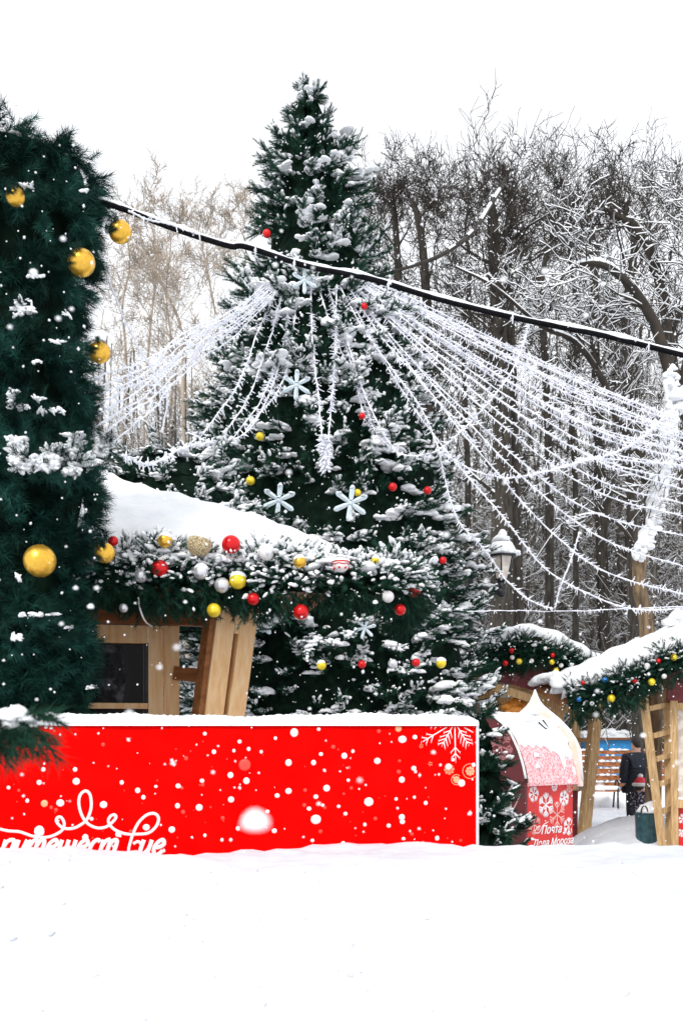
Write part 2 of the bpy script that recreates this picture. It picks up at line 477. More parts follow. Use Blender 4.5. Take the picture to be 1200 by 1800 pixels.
# ------------------------------------------------------------------ ground and snow bank
def sheet(x0, x1, y0, y1, nx, ny, zf):
    xs, ys = np.linspace(x0, x1, nx), np.linspace(y0, y1, ny)
    X, Y = np.meshgrid(xs, ys); V = np.stack([X, Y, zf(X, Y)], -1).reshape(-1, 3)
    i = (np.arange(ny - 1)[:, None] * nx + np.arange(nx - 1)[None]).ravel()
    Fa = np.concatenate([np.stack([i, i + 1, i + nx + 1], 1), np.stack([i, i + nx + 1, i + nx], 1)])
    return V, Fa


def rough2(X, Y, seed, amp, fr, n=10):
    g = np.random.default_rng(seed); out = np.zeros_like(X)
    for k in range(n):
        f = fr * (1 + .55 * k); a = g.uniform(0, 6.28); out += np.sin(X * math.cos(a) * f + Y * math.sin(a) * f + g.uniform(0, 6.28)) / (1 + .6 * k)
    return out * amp


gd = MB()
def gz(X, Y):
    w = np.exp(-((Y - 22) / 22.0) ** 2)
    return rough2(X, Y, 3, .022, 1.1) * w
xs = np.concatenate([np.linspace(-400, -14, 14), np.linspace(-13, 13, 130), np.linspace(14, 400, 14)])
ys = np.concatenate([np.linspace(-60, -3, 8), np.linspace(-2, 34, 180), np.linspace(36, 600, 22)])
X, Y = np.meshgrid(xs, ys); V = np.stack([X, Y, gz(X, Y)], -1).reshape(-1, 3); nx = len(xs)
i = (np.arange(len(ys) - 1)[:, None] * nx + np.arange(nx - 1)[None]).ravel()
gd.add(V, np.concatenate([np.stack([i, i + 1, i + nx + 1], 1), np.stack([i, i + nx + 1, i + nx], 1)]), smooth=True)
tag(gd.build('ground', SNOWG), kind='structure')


def bank_z(X, Y):
    crest = 4.45 + .10 * np.sin(X * 1.3 + .4)
    front = np.clip((Y - 2.0) / (crest - 2.0), 0, 1); front = front ** 1.15 * (1 - .10 * (1 - front))
    back = np.clip(1 - (Y - crest - .12) / 1.5, 0, 1); back = back * back * (3 - 2 * back)
    h = EYE - 174.0 / F_PX * crest
    z = h * np.where(Y < crest, np.sin(front * PI / 2) ** 1.2, np.where(Y < crest + .12, 1.0, back))
    k = np.clip(z / .4, 0, 1)
    near = np.clip(1 - np.abs(Y - crest) / 1.0, 0, 1)
    return z + k * (rough2(X, Y, 11, .042, 2.6) * (1 - .8 * near) + rough2(X, Y, 12, .0085, 11.0) + rough2(X, Y, 14, .012, 5.0) * (1 - near)) - .03


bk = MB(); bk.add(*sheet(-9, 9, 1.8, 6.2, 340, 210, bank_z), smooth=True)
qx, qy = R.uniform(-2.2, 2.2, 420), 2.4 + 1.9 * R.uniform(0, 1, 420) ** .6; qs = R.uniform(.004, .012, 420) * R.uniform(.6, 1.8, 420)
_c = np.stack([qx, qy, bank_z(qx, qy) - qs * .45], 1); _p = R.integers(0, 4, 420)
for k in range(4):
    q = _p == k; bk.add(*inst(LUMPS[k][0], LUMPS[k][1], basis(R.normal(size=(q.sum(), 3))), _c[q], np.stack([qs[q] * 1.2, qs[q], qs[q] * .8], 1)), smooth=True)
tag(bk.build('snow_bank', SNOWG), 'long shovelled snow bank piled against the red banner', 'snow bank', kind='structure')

# ------------------------------------------------------------------ red banner
DB = 4.9
BP = lambda px, py, d=0.0: P(px, py, DB - d)
bn = empty('banner_fence', (P(400, HZ, DB)[0], DB, 0), 'red festive banner panel with white script, printed dots and snow along its top', 'banner')
xl, xr = BP(-90, 0)[0], BP(836, 0)[0]; zt = BP(0, 1275)[2]
m = MB(); m.add(*box((xl, DB, .25), (xr, DB + .035, zt))); m.build('panel', RED, bn, bevel=.003)
m = MB(); m.add(*box((xr + .0005, DB - .006, .25), (xr + .014, DB + .04, zt + .01)))
m.build('edge_strip', mat('pale_aluminium', (.62, .62, .66), (.75, .75, .78), 12, .35, metal=.4), bn)
for fx in np.linspace(xl + .15, xr - .15, 4):
    m = MB(); m.add(*box((fx - .025, DB + .037, 0), (fx + .025, DB + .087, zt - .03))); m.build('support_post', METALD, bn)
# snow lying along the top edge
nxs, nth = 260, 12
sx = np.linspace(xl, xr + .012, nxs); g = np.random.default_rng(5)
hh = .050 + .006 * np.sin(sx * 5 + 1) + .004 * np.sin(sx * 17) + g.normal(size=nxs) * .0022 + .008 * (sx < BP(90, 0)[0])
hh *= np.clip((xr + .02 - sx) / .05, .25, 1) ** .5
V = []
for k in range(nth):
    a = PI * k / (nth - 1)
    V.append(np.stack([sx, DB + .018 - np.cos(a) * (.034 + .004 * np.sin(sx * 11 + k)), zt + .001 + np.sin(a) ** .55 * hh - (.004 if k in (0, nth - 1) else 0)], 1))
V = np.stack(V, 1).reshape(-1, 3)
i = (np.arange(nxs - 1)[:, None] * nth + np.arange(nth - 1)[None]).ravel()
Fa = np.concatenate([np.stack([i, i + nth, i + nth + 1], 1), np.stack([i, i + nth + 1, i + 1], 1)])
m = MB(); m.add(V, Fa, smooth=True); m.build('snow_cap', SNOW, bn)


def pdisc(mb, px, py, r, mat_i=0, sx=1.0, dist=DB):
    V, Fa = ICO2
    c = P(px, py, dist); s = r / F_PX * dist
    mb.add(V * np.array([s * sx, .0025, s]) + c, Fa, mat_i, True)


dots = [(517,1288,8),(560,1282,3.4),(484,1298,3.2),(421,1304,3.6),(411,1320,3.4),(437,1317,3.8),(459,1322,3.3),(507,1341,6.3),(551,1341,5),(564,1326,3.4),
        (605,1329,5.6),(620,1321,3.4),(663,1338,5.7),(707,1300,6.6),(729,1296,4),(727,1351,4.4),(706,1371,5.7),(405,1363,5.5),(433,1373,6.2),(507,1391,5.4),
        (487,1399,4.2),(574,1386,6.2),(555,1401,4),(612,1372,3),(648,1410,8),(696,1405,3.2),(728,1402,3),(748,1412,3.9),(543,1422,3.8),(567,1416,3),
        (595,1418,3),(607,1431,3.4),(555,1441,8.6),(706,1437,5.6),(707,1445,4.5),(641,1450,3.6),(683,1452,3.8),(768,1474,4.6),(709,1475,3.2),(549,1478,3.2),
        (603,1484,5),(470,1427,3.4),(482,1461,4.4),(418,1457,4.4),(406,1406,5.6),(376,1322,4.2),(360,1290,3.4),(355,1373,3.8),(313,1382,4.4),(312,1417,5),
        (350,1420,6.2),(302,1459,6),(360,1469,3.5),(390,1477,3.4),(242,1390,5),(252,1402,4.3),(214,1376,4.2),(182,1415,6.5),(274,1383,2.8),(132,1353,4.2),
        (134,1374,6.4),(76,1353,4),(69,1376,4.6),(15,1385,3.4),(48,1408,4),(106,1412,6.6),(69,1462,10.5),(150,1473,6.5),(161,1440,3.6),(208,1467,5.5),(257,1455,6),(81,1278,3.6),(90,1280,3),
        (788,1348,5.5),(796,1336,3),(811,1377,6.5),(832,1345,4)]
m = MB()
for a, b, c in dots: pdisc(m, a, b, c, 0, R.uniform(.85, 1.15))
for _k in range(34): pdisc(m, R.uniform(20, 820), R.uniform(1285, 1480), R.uniform(.9, 1.7), 1)
for _k in range(30): pdisc(m, R.uniform(20, 820), R.uniform(1285, 1480), R.uniform(1.5, 4), 1)
for a, b, c in ((78,1413,6.5),(90,1420,3.4),(33,1390,3),(430,1345,11),(700,1281,6)): pdisc(m, a, b, c, 2 if c < 7 and c > 4 else 1)
m.build('printed_dots', [PRINT, PRINTR, PRINTP], bn)


def stroke(mb, pts, w, D, n=8, mat_i=0, M=None, at=None):
    """a printed line: a flat ribbon-like tube 3 mm proud of the surface"""
    q = spline(pts, n) if len(pts) > 2 else np.asarray(pts, float)
    if M is None:
        W = np.array([P(a, b, D) for a, b in q]); ax = (0, 1, 0); r = w / 2 / F_PX * D
    else:
        W = np.array([np.asarray(M) @ np.array([a, 0, b]) + np.asarray(at) for a, b in q]); ax = np.asarray(M)[:, 1]; r = w / 2
    mb.add(*tube(W, r, 8, sq=(ax, .12 if r > .004 else .4)), mat=mat_i, smooth=True)


lt = MB()
fl = [(-30,1452),(-8,1456),(13,1461),(35,1463),(59,1470.8),(85,1472),(107,1462),(113,1450),(109,1439),(103,1436.7),(98.7,1442),(103,1450),(113,1456.7),(128,1456.7),
      (141,1451),(153,1440.7),(160,1420.7),(158.7,1399),(150.7,1390.8),(141,1398),(138.7,1414),(144,1434),(154.7,1448.7),(170.7,1456),(186.7,1454),(198.7,1444.7),
      (204,1436.7),(200,1432.7),(193,1436.7),(190.7,1446),(200,1458),(218.7,1466),(240,1467),(261,1464.7),(274.7,1452.7),(278.7,1439),(272,1430.8),(258.7,1432.7),
      (245,1444.7),(236,1460.7),(230,1478),(226,1496),(231,1503),(243,1500),(249,1488),(243,1480),(234,1484)]
stroke(lt, fl, 5.4, DB, 7)
GL = {'п': (.72, [[(0,1),(0,0)], [(0,.55),(.15,.9),(.4,1),(.55,.85),(.55,0)]]),
      'у': (.72, [[(0,1),(.02,.4),(.2,.15),(.42,.35),(.55,1)], [(.55,1),(.5,.1),(.38,-.4),(.1,-.55)]]),
      'т': (1.05, [[(0,1),(0,0)], [(0,.55),(.14,.9),(.32,1),(.43,.8),(.43,0)], [(.43,.55),(.57,.9),(.75,1),(.87,.8),(.87,0)]]),
      'е': (.68, [[(.02,.48),(.35,.55),(.52,.75),(.36,1),(.1,.82),(.0,.42),(.16,.04),(.38,.05),(.58,.3)]]),
      'ш': (1.05, [[(0,1),(0,.3),(.12,.02),(.32,.15),(.42,.5),(.42,1)], [(.42,.6),(.42,.25),(.56,.02),(.75,.15),(.86,.5),(.86,1)], [(.86,.6),(.86,.2),(.95,.02)]]),
      'с': (.62, [[(.50,.85),(.32,1),(.1,.85),(0,.5),(.12,.08),(.35,.03),(.52,.25)]]),
      'в': (1.2, []),
      'и': (.74, [[(0,1),(0,.3),(.14,.02),(.36,.18),(.5,.5),(.5,1)], [(.5,.6),(.5,.2),(.62,.02)]])}
x = 6.0
for ch in 'путешествие':
    w_, st = GL[ch]
    for s in st: stroke(lt, [(x + a * 28 + (b - .5) * 9, 1504 - b * 27) for a, b in s], 7.6, DB, 6)
    x += w_ * 31.2
lt.build('lettering', PRINT, bn)


def flake(mb, fn, R0, w, arms=6, rot=0.0, dot=0.0, mat_i=0, style=0, cut=None):
    """a six-armed printed snowflake; fn(points) lays the strokes on a surface"""
    for k in range(arms):
        a = rot + 2 * PI * k / arms; c, s = math.cos(a), math.sin(a)
        L = lambda u, v: (u * c - v * s, u * s + v * c)
        segl = [[L(0, 0), L(R0, 0)]]; dl = [L(R0, 0)]
        for u, v in (((.45, .28), (.68, .22), (.86, .13)) if style == 0 else ((.5, .34), (.75, .2))):
            for sg in (-1, 1):
                segl.append([L(R0 * u, 0), L(R0 * (u + v), sg * R0 * v)]); dl.append(L(R0 * (u + v), sg * R0 * v))
        for sgm in segl: fn(mb, sgm, w, mat_i)
        if dot > 0:
            for p in dl: fn(mb, [p, (p[0] + dot * .2, p[1])], dot * 2, mat_i)


def on_banner(cx, cy):
    def fn(mb, pts, w, mi):
        q = np.array([(cx + a, cy - b) for a, b in pts]); q = q[0] + (q[-1] - q[0]) * np.linspace(0, 1, 24)[:, None]
        q = q[(q[:, 1] > 1277 + w / 2) & (q[:, 0] < 834.5 - w / 2)]
        if len(q) > 1: stroke(mb, [q[0], q[-1]], w, DB, 4, mi)
    return fn


m = MB(); fb = on_banner(799, 1270)
for k in range(12):
    a = PI * 2 * k / 12 + .02; big_ = k % 2 == 1; Rk = 66 if big_ else 44
    c_, s_ = math.cos(a), math.sin(a); LL = lambda u, v: (u * c_ - v * s_, u * s_ + v * c_)
    fb(m, [LL(6, 0), LL(Rk, 0)], 1.9, 0)
    for u, v in (((.86, 7), (.70, 8)) if big_ else ((.95, 7), (.78, 9), (.6, 10), (.42, 8))):
        for sg in (-1, 1):
            e_ = LL(Rk * u + v * .9, sg * v); fb(m, [LL(Rk * u - 2, 0), e_], 1.6, 0); fb(m, [e_, (e_[0] + .5, e_[1])], 5.2, 0)
    e_ = LL(Rk + 3, 0); fb(m, [e_, (e_[0] + .5, e_[1])], 5.2, 0)
m.build('printed_snowflake', PRINT, bn)
m = MB(); flake(m, on_banner(826, 1356), 8, 1.5, 8, 0, 1.0); flake(m, on_banner(802, 1371), 6, 1.5, 8, .2, 1.0); flake(m, on_banner(789, 1353), 9, .8, 8, .1, .9)
for cx, cy, rr in ((826, 1356, 13), (802, 1371, 9)):
    stroke(m, [(cx + rr * math.cos(a), cy + rr * math.sin(a)) for a in np.linspace(.75, 5.4, 14)], 1.1, DB, 3)
for cx, cy in ((740, 1312), (756, 1343)):
    stroke(m, [(cx + (4 if k % 2 else 1.8) * math.cos(a), cy + (4 if k % 2 else 1.8) * math.sin(a)) for k, a in enumerate(np.linspace(0, 2 * PI, 11))], 1.0, DB, 1)
m.build('printed_motif', PRINTP, bn)

# ------------------------------------------------------------------ baubles
SPH = sphere(); SPHL = sphere(16, 10)
BM = {}
def make_bauble_meshes(kind, snow):
    key = (kind, snow)
    if key in BM: return BM[key]
    ball = MB(); ball.add(*SPH, smooth=True)
    cap = MB(); cap.add(*tube([(0, .93 * .6, .93 * .8), (0, 1.1 * .6, 1.1 * .8)], .2, 12)); ring = [(.14 * math.cos(a), .72 + .09 * math.sin(a), .95 + .11 * math.sin(a)) for a in np.linspace(0, 6.283, 13)]
    cap.add(*tube(ring, .03, 6, cap=False), smooth=True)
    sn = None
    if snow:
        V, Fa = SPH
        W = V * (1.05 + waves(V, 5, .02, 2.5) + .22 * np.clip(V[:, 2] - .35, 0, 1))[:, None]
        W[:, 2] = np.where(V[:, 2] < .42 + waves(V, 9, .06, 1.8), np.minimum(W[:, 2], V[:, 2]) * .9, W[:, 2])
        W = np.where((V[:, 2] < .42 + waves(V, 9, .06, 1.8))[:, None], V * .93, W)
        sn = MB(); sn.add(W, Fa, smooth=True)
    BM[key] = (ball, cap, sn)
    return BM[key]


BPROTO = {}
def bauble(px, py, dia, D, kind, label, group, snow=False, big=True):
    key = (kind, snow, big)
    if key not in BPROTO:
        root = empty('bauble', (0, 0, 0))
        ball, cap, sn = make_bauble_meshes(kind, snow)
        b = ball.build('ball', BMAT[kind], root)
        if big:
            cap.build('cap', SILVER if kind == 'silver' else GOLD, root)
        if sn is not None: sn.build('snow', SNOW, root)
        BPROTO[key] = root; o = root
    else:
        src = BPROTO[key]; o = src.copy(); COL.objects.link(o)
        for ch in src.children:
            c = ch.copy(); COL.objects.link(c); c.parent = o
    o.location = Vector(P(px, py, D)); s = dia / 2 / F_PX * D; o.scale = (s, s, s)
    o.rotation_euler = (R.uniform(-.15, .15), R.uniform(-.2, .2), R.uniform(-.5, .5))
    tag(o, label, 'bauble', group)
    return o


# ------------------------------------------------------------------ garland pillar at the left
DP = 5.45
pr = empty('garland_pillar', (P(20, 0, DP)[0], DP, 0), 'tall pillar wrapped in dark green pine garland with gold baubles and snow patches', 'pillar')
def pil_r(py): return np.interp(py, [250, 300, 330, 380, 420, 470, 540, 600, 650, 720, 770, 810, 850, 900, 950, 1010, 1070, 1130, 1200, 1260, 1500],
                                [130, 185, 196, 192, 182, 160, 148, 156, 168, 150, 152, 188, 190, 176, 158, 156, 150, 152, 160, 158, 158])
ztop = P(0, 286, DP)[2]
m = MB(); m.add(*tube([(P(20, 0, DP)[0], DP, 0), (P(20, 0, DP)[0], DP, ztop - .1)], .30, 20), smooth=True); m.build('pole', NDARK, pr)
nt_ = 1250
zz = R.uniform(.9, ztop, nt_); th = R.uniform(0, 2 * PI, nt_); keep = (np.sin(th) < .45) | (R.uniform(0, 1, nt_) < .4)
zz, th = zz[keep], th[keep]
per = 8; zz = np.repeat(zz, per); th = np.repeat(th, per); tilt_z = np.repeat(R.uniform(-.8, .35, len(zz) // per), per); tilt_t = np.repeat(R.uniform(-.8, .8, len(zz) // per), per); tone = np.repeat(R.uniform(0, 1, len(zz) // per) < .28, per)
n = len(zz); zz = zz + R.normal(size=n) * .012; py = HZ - (zz - EYE) / DP * F_PX
rr = pil_r(py) / F_PX * DP
o = np.stack([np.cos(th), np.sin(th), np.zeros(n)], 1)
lay = .5 + .5 * np.sin(zz * 9.5 + th * 1.0)      # the wrap makes sloping rolls
rad_ = rr * (.70 + .14 * lay) - .055
p = np.stack([P(20, 0, DP)[0] + o[:, 0] * rad_, DP + o[:, 1] * rad_, zz], 1)
tg = np.stack([-o[:, 1], o[:, 0], np.zeros(n)], 1)
d = o * R.uniform(.4, .9, n)[:, None] + tg * (tilt_t + R.uniform(-.55, .55, n))[:, None] + np.array([0, 0, 1.0]) * (tilt_z + R.uniform(-.5, .5, n))[:, None]
ln = R.uniform(.09, .15, n)
m = MB(); m.add(*tube([(P(20, 0, DP)[0], DP, z_) for z_ in np.linspace(.9, ztop - .05, 40)], [pil_r(HZ - (z_ - EYE) / DP * F_PX) / F_PX * DP * .66 for z_ in np.linspace(.9, ztop - .05, 40)], 24), 2)  # last tube is an added core with the shade between tufts in its colour
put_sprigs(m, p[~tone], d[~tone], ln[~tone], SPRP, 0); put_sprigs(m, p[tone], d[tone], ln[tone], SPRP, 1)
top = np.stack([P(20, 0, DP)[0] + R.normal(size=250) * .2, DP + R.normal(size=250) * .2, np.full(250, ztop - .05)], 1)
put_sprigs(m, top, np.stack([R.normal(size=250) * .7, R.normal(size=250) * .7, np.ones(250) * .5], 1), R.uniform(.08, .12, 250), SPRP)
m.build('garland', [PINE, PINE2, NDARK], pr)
sm = MB(); C_, S_ = [], []
def psnow(px, py, w, h, k, dd=.0):
    main = 765 < py < 835
    w, h = (w, h) if main else (w * .75, h * .6)
    for _ in range(int(k * (4.2 if main else 2.6))):
        a, b = px + R.uniform(-.5, .5) * w, py + R.uniform(-.5, .5) * h
        rloc = pil_r(py) / F_PX * DP; dx = P(a, b, DP)[0] - P(20, 0, DP)[0]
        yy = DP - math.sqrt(max(.01, (rloc * 1.02) ** 2 - min(dx * dx, (rloc * .93) ** 2)))
        q = P(a, b, yy - dd); s = R.uniform(.007, .022) * (1 if main else .6)
        C_.append(q); S_.append((s * R.uniform(.9, 1.9), s, s * R.uniform(.5, 1.0)))
for a in ((40,540,50,50,20),(45,545,26,14,8),(115,552,14,4,3),(62,485,40,6,5),(65,635,20,5,3),(40,715,30,12,7),(90,722,60,14,8),(30,790,30,40,12),(60,815,80,26,32),(105,800,60,30,26),(135,775,26,24,14),
          (178,785,26,30,16),(145,808,40,16,14),(125,828,26,14,9),(168,815,30,10,8),(30,1015,10,5,3),(55,1080,50,10,9),(120,1103,18,6,5),(30,1120,22,20,7),(160,1208,26,6,6),(40,345,0,0,0),(150,335,10,4,2),(25,690,20,20,4),(95,1080,30,6,5),(70,700,30,4,4),(48,326,22,8,6),(20,700,14,60,14),(100,600,30,4,2)):
    psnow(*a)
C_ = np.array(C_); S_ = np.array(S_); rd_ = R.normal(size=C_.shape); rd_[:, 1] -= .6; rd_[:, 2] *= .6
B_ = basis(rd_); pk = R.integers(0, len(CAPS), len(C_))
for k, (V, Fa) in enumerate(CAPS):
    q = pk == k; sm.add(*inst(V, Fa, B_[q], C_[q], S_[q] * np.array([1.25, .9, .9])), smooth=True)
q = R.uniform(0, 1, len(C_)) < .28     # needles that stick out through the snow
PILLAR_POKE = (C_[q] + np.array([0, .03, -.01]), np.stack([R.normal(size=q.sum()) * .7, -R.uniform(.4, 1, q.sum()), R.normal(size=q.sum()) * .6], 1), R.uniform(.07, .11, q.sum()))
pk_ = MB(); put_sprigs(pk_, *PILLAR_POKE, SPRP); pk_.build('garland', PINE, pr)
C_, S_ = [], []
for _ in range(90):
    ra_, an_ = .34 * R.uniform() ** .5, R.uniform(0, 6.28); q = np.array([P(20, 0, DP)[0] + ra_ * math.cos(an_), DP + ra_ * math.sin(an_), ztop + .01 - ra_ * .2]); s = R.uniform(.015, .04); C_.append(q); S_.append((s * 1.4, s * 1.2, s * .8))
put_blobs(sm, C_, S_)
sm.build('snow', SNOW, pr)
def prd(px, py, k=.93):
    rloc = pil_r(py) / F_PX * DP; dx = P(px, py, DP)[0] - P(20, 0, DP)[0]; return DP - math.sqrt(max(.004, (rloc * k) ** 2 - min(dx * dx, (rloc * .9) ** 2)))
G1 = 'gold baubles on the garland pillar'
for px, py, dia, lab, sn in ((27,345,33,'gold bauble under a snow tuft at the top corner of the pine pillar',False),
                         (211,407,40,'gold bauble on pillar edge just below where the black cable starts',False),
                         (143,461,48,'gold bauble with torn foil edge, below and left of the cable end',False),
                         (175,619,38,'gold bauble half sunk in needles midway down the pillar edge',False),
                         (70,986,57,'largest gold bauble, facing front on the lower pillar',False),
                         (184,972,36,'yellow gold bauble between the pillar and the stall garland',False)):
    bauble(px, py, dia, prd(px, py, .98 if px < 100 else 1.0) - .02, 'gold', lab, G1, sn)
    if px != 70:
        c_ = P(px, py, prd(px, py, .98 if px < 100 else 1.0) - .02); r_ = dia / 2 / F_PX * DP; na = 16; aa = R.uniform(.45 * PI, 1.15 * PI, na)
        pp_ = c_ + np.stack([np.cos(aa), np.full(na, -.5), np.sin(aa)], 1) * r_ * 1.15
        pk_ = MB(); put_sprigs(pk_, pp_, np.stack([-np.cos(aa) * .8 + R.normal(size=na) * .4, np.full(na, -.5), -np.sin(aa) * .5 - .2 + R.normal(size=na) * .4], 1), R.uniform(.045, .075, na), SPRP); pk_.build('garland', PINE, pr)

# ------------------------------------------------------------------ foreground fir at the left edge (out of focus)
ff = empty('fir_sapling', (-1.15, 2.05, 0), 'blurred fir branch with snow reaching in at the lower corner over the red banner', 'fir tree')
m = MB(); m.add(*tube([(-1.15, 2.05, 0), (-1.15, 2.052, 1.3), (-1.13, 2.05, 2.0)], [.04, .03, .012], 8), smooth=True); m.build('trunk', BARK, ff)
m = MB(); sp, sd, sn_ = [], [], []
b0_, b1_ = np.array([-1.15, 2.05, 1.52]), P(40, 1262, 2.0)
m.add(*tube(spline([b0_, (b0_ + b1_) / 2 + [0, 0, .05], b1_], 6), [.014] * 12 + [.006], 6), 1, True)
for k in range(120):
    t = R.uniform(.25, 1.0); p = b0_ * (1 - t) + b1_ * t + np.array([0, 0, .05 * math.sin(t * PI)])
    sp.append(p); sd.append(np.array([R.uniform(.1, 1.1), R.uniform(-.9, .5), R.uniform(-1.2, -.25)])); sn_.append(R.uniform(.06, .115))
for k in range(10): sp.append(b1_ + R.normal(size=3) * .01); sd.append(np.array([R.uniform(.5, 1.2), R.uniform(-.5, .3), R.uniform(-.55, .1)])); sn_.append(R.uniform(.06, .085))
for zb in (.5, .75, 1.0, 1.25, 1.75):
    for k in range(26): 
        a = R.uniform(0, 6.28); sp.append(np.array([-1.15 + .15 * math.cos(a), 2.05 + .15 * math.sin(a), zb])); sd.append(np.array([math.cos(a), math.sin(a), R.uniform(-.4, .3)])); sn_.append(R.uniform(.1, .16))
put_sprigs(m, sp, sd, sn_, SPRP); m.build('branch', [NEEDLE, BARK], ff)
m = MB(); put_blobs(m, [P(x_, y_, 2.0) for x_, y_ in ((10,1262),(32,1258),(48,1268),(-20,1258),(20,1276),(38,1282),(0,1285),(58,1276),(-50,1250))], [(s, s, s * .8) for s in (.025, .023, .017, .027, .020, .011, .015, .0085, .027)])
m.build('snow', SNOW, ff)

# ------------------------------------------------------------------ black cable
cpts = spline([P(150, 345, 5.45), P(218, 366, 5.5), P(300, 398, 5.6), P(400, 430, 5.75), P(432, 432, 5.75), P(540, 466, 5.8), P(650, 488, 5.85), P(760, 521, 5.9), P(900, 556, 5.9), P(1060, 588, 5.9), P(1190, 620, 5.9), P(1330, 655, 5.9)], 10)
cr_ = empty('overhead_cable', cpts[60], 'thick black overhead cable with a ridge of snow, slung across from the pine pillar', 'cable')
m = MB(); m.add(*tube(cpts, .0105, 10), smooth=True); m.add(*tube(cpts + np.array([0, .020, -.004]), .008, 8), smooth=True); m.build('wire', CABLE, cr_)
m = MB(); hs = .013 + .004 * np.sin(np.arange(len(cpts)) * .9) + .003 * np.sin(np.arange(len(cpts)) * .37) + R.uniform(-.003, .003, len(cpts)); m.add(*tube(cpts + np.array([0, .006, .013]), hs, 8), smooth=True)
m.build('snow_ridge', SNOW, cr_)
for k in (42, 48, 63, 80, 96):
    m = MB(); c = cpts[k]; m.add(*tube([c + np.array([0, -.002, -.02]) + np.array([math.cos(a) * .006, math.sin(a) * .020 + .008, .012 + math.sin(a) * 0]) for a in np.linspace(0, 6.28, 9)], .004, 6, cap=False), smooth=True)
    m.add(*tube([c + np.array([0, -.008, -.045]), c + np.array([0.002, -.008, .02])], .004, 6), smooth=True); m.build('cable_tie', FROST, cr_)

# ------------------------------------------------------------------ frosted light strings
def light_string(path, label, group, dens=1.0, sl=.085, rad=.009, tuft=False):
    pts = spline(path, 16); tt = np.linspace(0, 1, len(pts)); env = np.sin(PI * tt) ** .5; Lr = np.linalg.norm(pts[-1] - pts[0])
    for ax_ in (0, 2):
        pts[:, ax_] += env * (.0022 if Lr < 5 else .0012) * Lr * (np.sin(tt * R.uniform(9, 16) + R.uniform(0, 6)) + .6 * np.sin(tt * R.uniform(24, 40) + R.uniform(0, 6)) + .3 * np.sin(tt * R.uniform(60, 90)))
    seg = np.linalg.norm(np.diff(pts, axis=0), axis=1); cum = np.concatenate([[0], np.cumsum(seg)]); Lt = cum[-1]
    root = empty('light_string', pts[0], label, 'light string', group)
    m = MB(); m.add(*tube(pts, rad * (1 + .45 * np.sin(np.arange(len(pts)) * 1.7) * R.uniform(.3, 1, len(pts))), 6), smooth=True); m.build('cord', FROST, root)
    n = int(Lt / .0150 * dens); u = R.uniform(0, Lt, n); u = u[R.uniform(0, 1, n) < .80 + .35 * np.sin(u * R.uniform(5, 9) + R.uniform(0, 6))]; n = len(u); i = np.clip(np.searchsorted(cum, u) - 1, 0, len(seg) - 1); w = ((u - cum[i]) / seg[i])[:, None]
    c = pts[i] * (1 - w) + pts[i + 1] * w; t = (pts[i + 1] - pts[i]) / seg[i][:, None]
    d = np.cross(t, R.normal(size=(n, 3))); d /= np.linalg.norm(d, axis=1, keepdims=True); d += t * R.uniform(-.1, .8, n)[:, None]; d[:, 2] -= .15
    d /= np.linalg.norm(d, axis=1, keepdims=True)
    L = sl * R.uniform(.2, 1.05, n)
    m = MB(); m.add(*segs(c, c + d * L[:, None], np.full(n, rad * .9), np.full(n, rad * .42), 4), smooth=False); m.build('frosted_bulbs', FROST, root)
    return root


ORD = ['first', 'second', 'third', 'fourth', 'fifth', 'sixth', 'seventh', 'eighth', 'ninth', 'tenth', 'eleventh', 'twelfth', 'thirteenth', 'fourteenth', 'fifteenth', 'sixteenth', 'seventeenth', 'eighteenth', 'nineteenth', 'twentieth', 'twenty-first', 'twenty-second', 'twenty-third']
GS = 'frosted light strings fanned out from the tall Christmas tree'
# right fan: from the collar of the tree to the leaning snowy trunk
ends = [(1192,735,15.7),(1194,742,15.6),(1196,749,15.5),(1196,756,15.4),(1198,762,15.2),(1200,768,15.1),(1202,775,15),(1202,782,14.8),(1204,790,14.6),(1206,798,14.5),(1208,806,14.4),(1208,814,14.3),(1208,822,14.2),(1208,842,14),(1205,862,14),(1202,885,13.8),(1204,908,13.7),(1206,945,13.5),(1208,1000,13.2),(1208,1048,13)]
for k, (ex, ey, eD) in enumerate(ends):
    u = k / (len(ends) - 1)
    s = P(664 - 50 * u + R.uniform(-8, 8), 494 + 20 * u + R.uniform(-4, 4), 13.35 - .25 * u)
    e = P(ex, ey + R.uniform(-4, 4), eD)
    mid1, mid2 = s * .66 + e * .34, s * .33 + e * .67
    sag = (.10 + .78 * u ** 1.3) * R.uniform(.8, 1.2)
    mid1 = mid1 + np.array([0, -.1 - .5 * u, -sag * .9]); mid2 = mid2 + np.array([0, -.1 - .4 * u, -sag])
    light_string([s, mid1, mid2, e], f'frosted light string, {ORD[k]} from the top in the fan right of the tree', GS, 1.0)
# low strings swooping down past the lantern
light_string([P(612,520,13.1), P(690,660,12.6), P(790,800,12.2), P(880,905,12), P(960,1000,12), P(1060,1056,12), P(1130,1072,12.2), P(1215,1068,12.5)], 'frosted light string sweeping low past the lantern and ending level above the stalls', GS, 1.2)
light_string([P(770,790,12.2), P(800,905,12.2), P(850,965,12.3), P(890,1020,12.4), P(935,1058,12.4), P(972,1070,12.4)], 'short frosted light string falling from the swag across the lantern glass', GS, 1.3)
light_string([P(820,1075,12.6), P(900,1074,12.5), P(1030,1073,12.4), P(1215,1066,12.4)], 'thin straight frosted wire stretched level just above the small stalls', GS, .5, .05, .006)
light_string([P(930,568,11.6), P(905,640,11.7), P(868,695,11.8), P(815,755,11.9), P(765,793,12.0), P(715,800,12), P(685,780,12.1), P(640,690,12.4), P(598,560,12.9)], 'frosted light string looped across the right fan from the black cable', GS, 1.5)
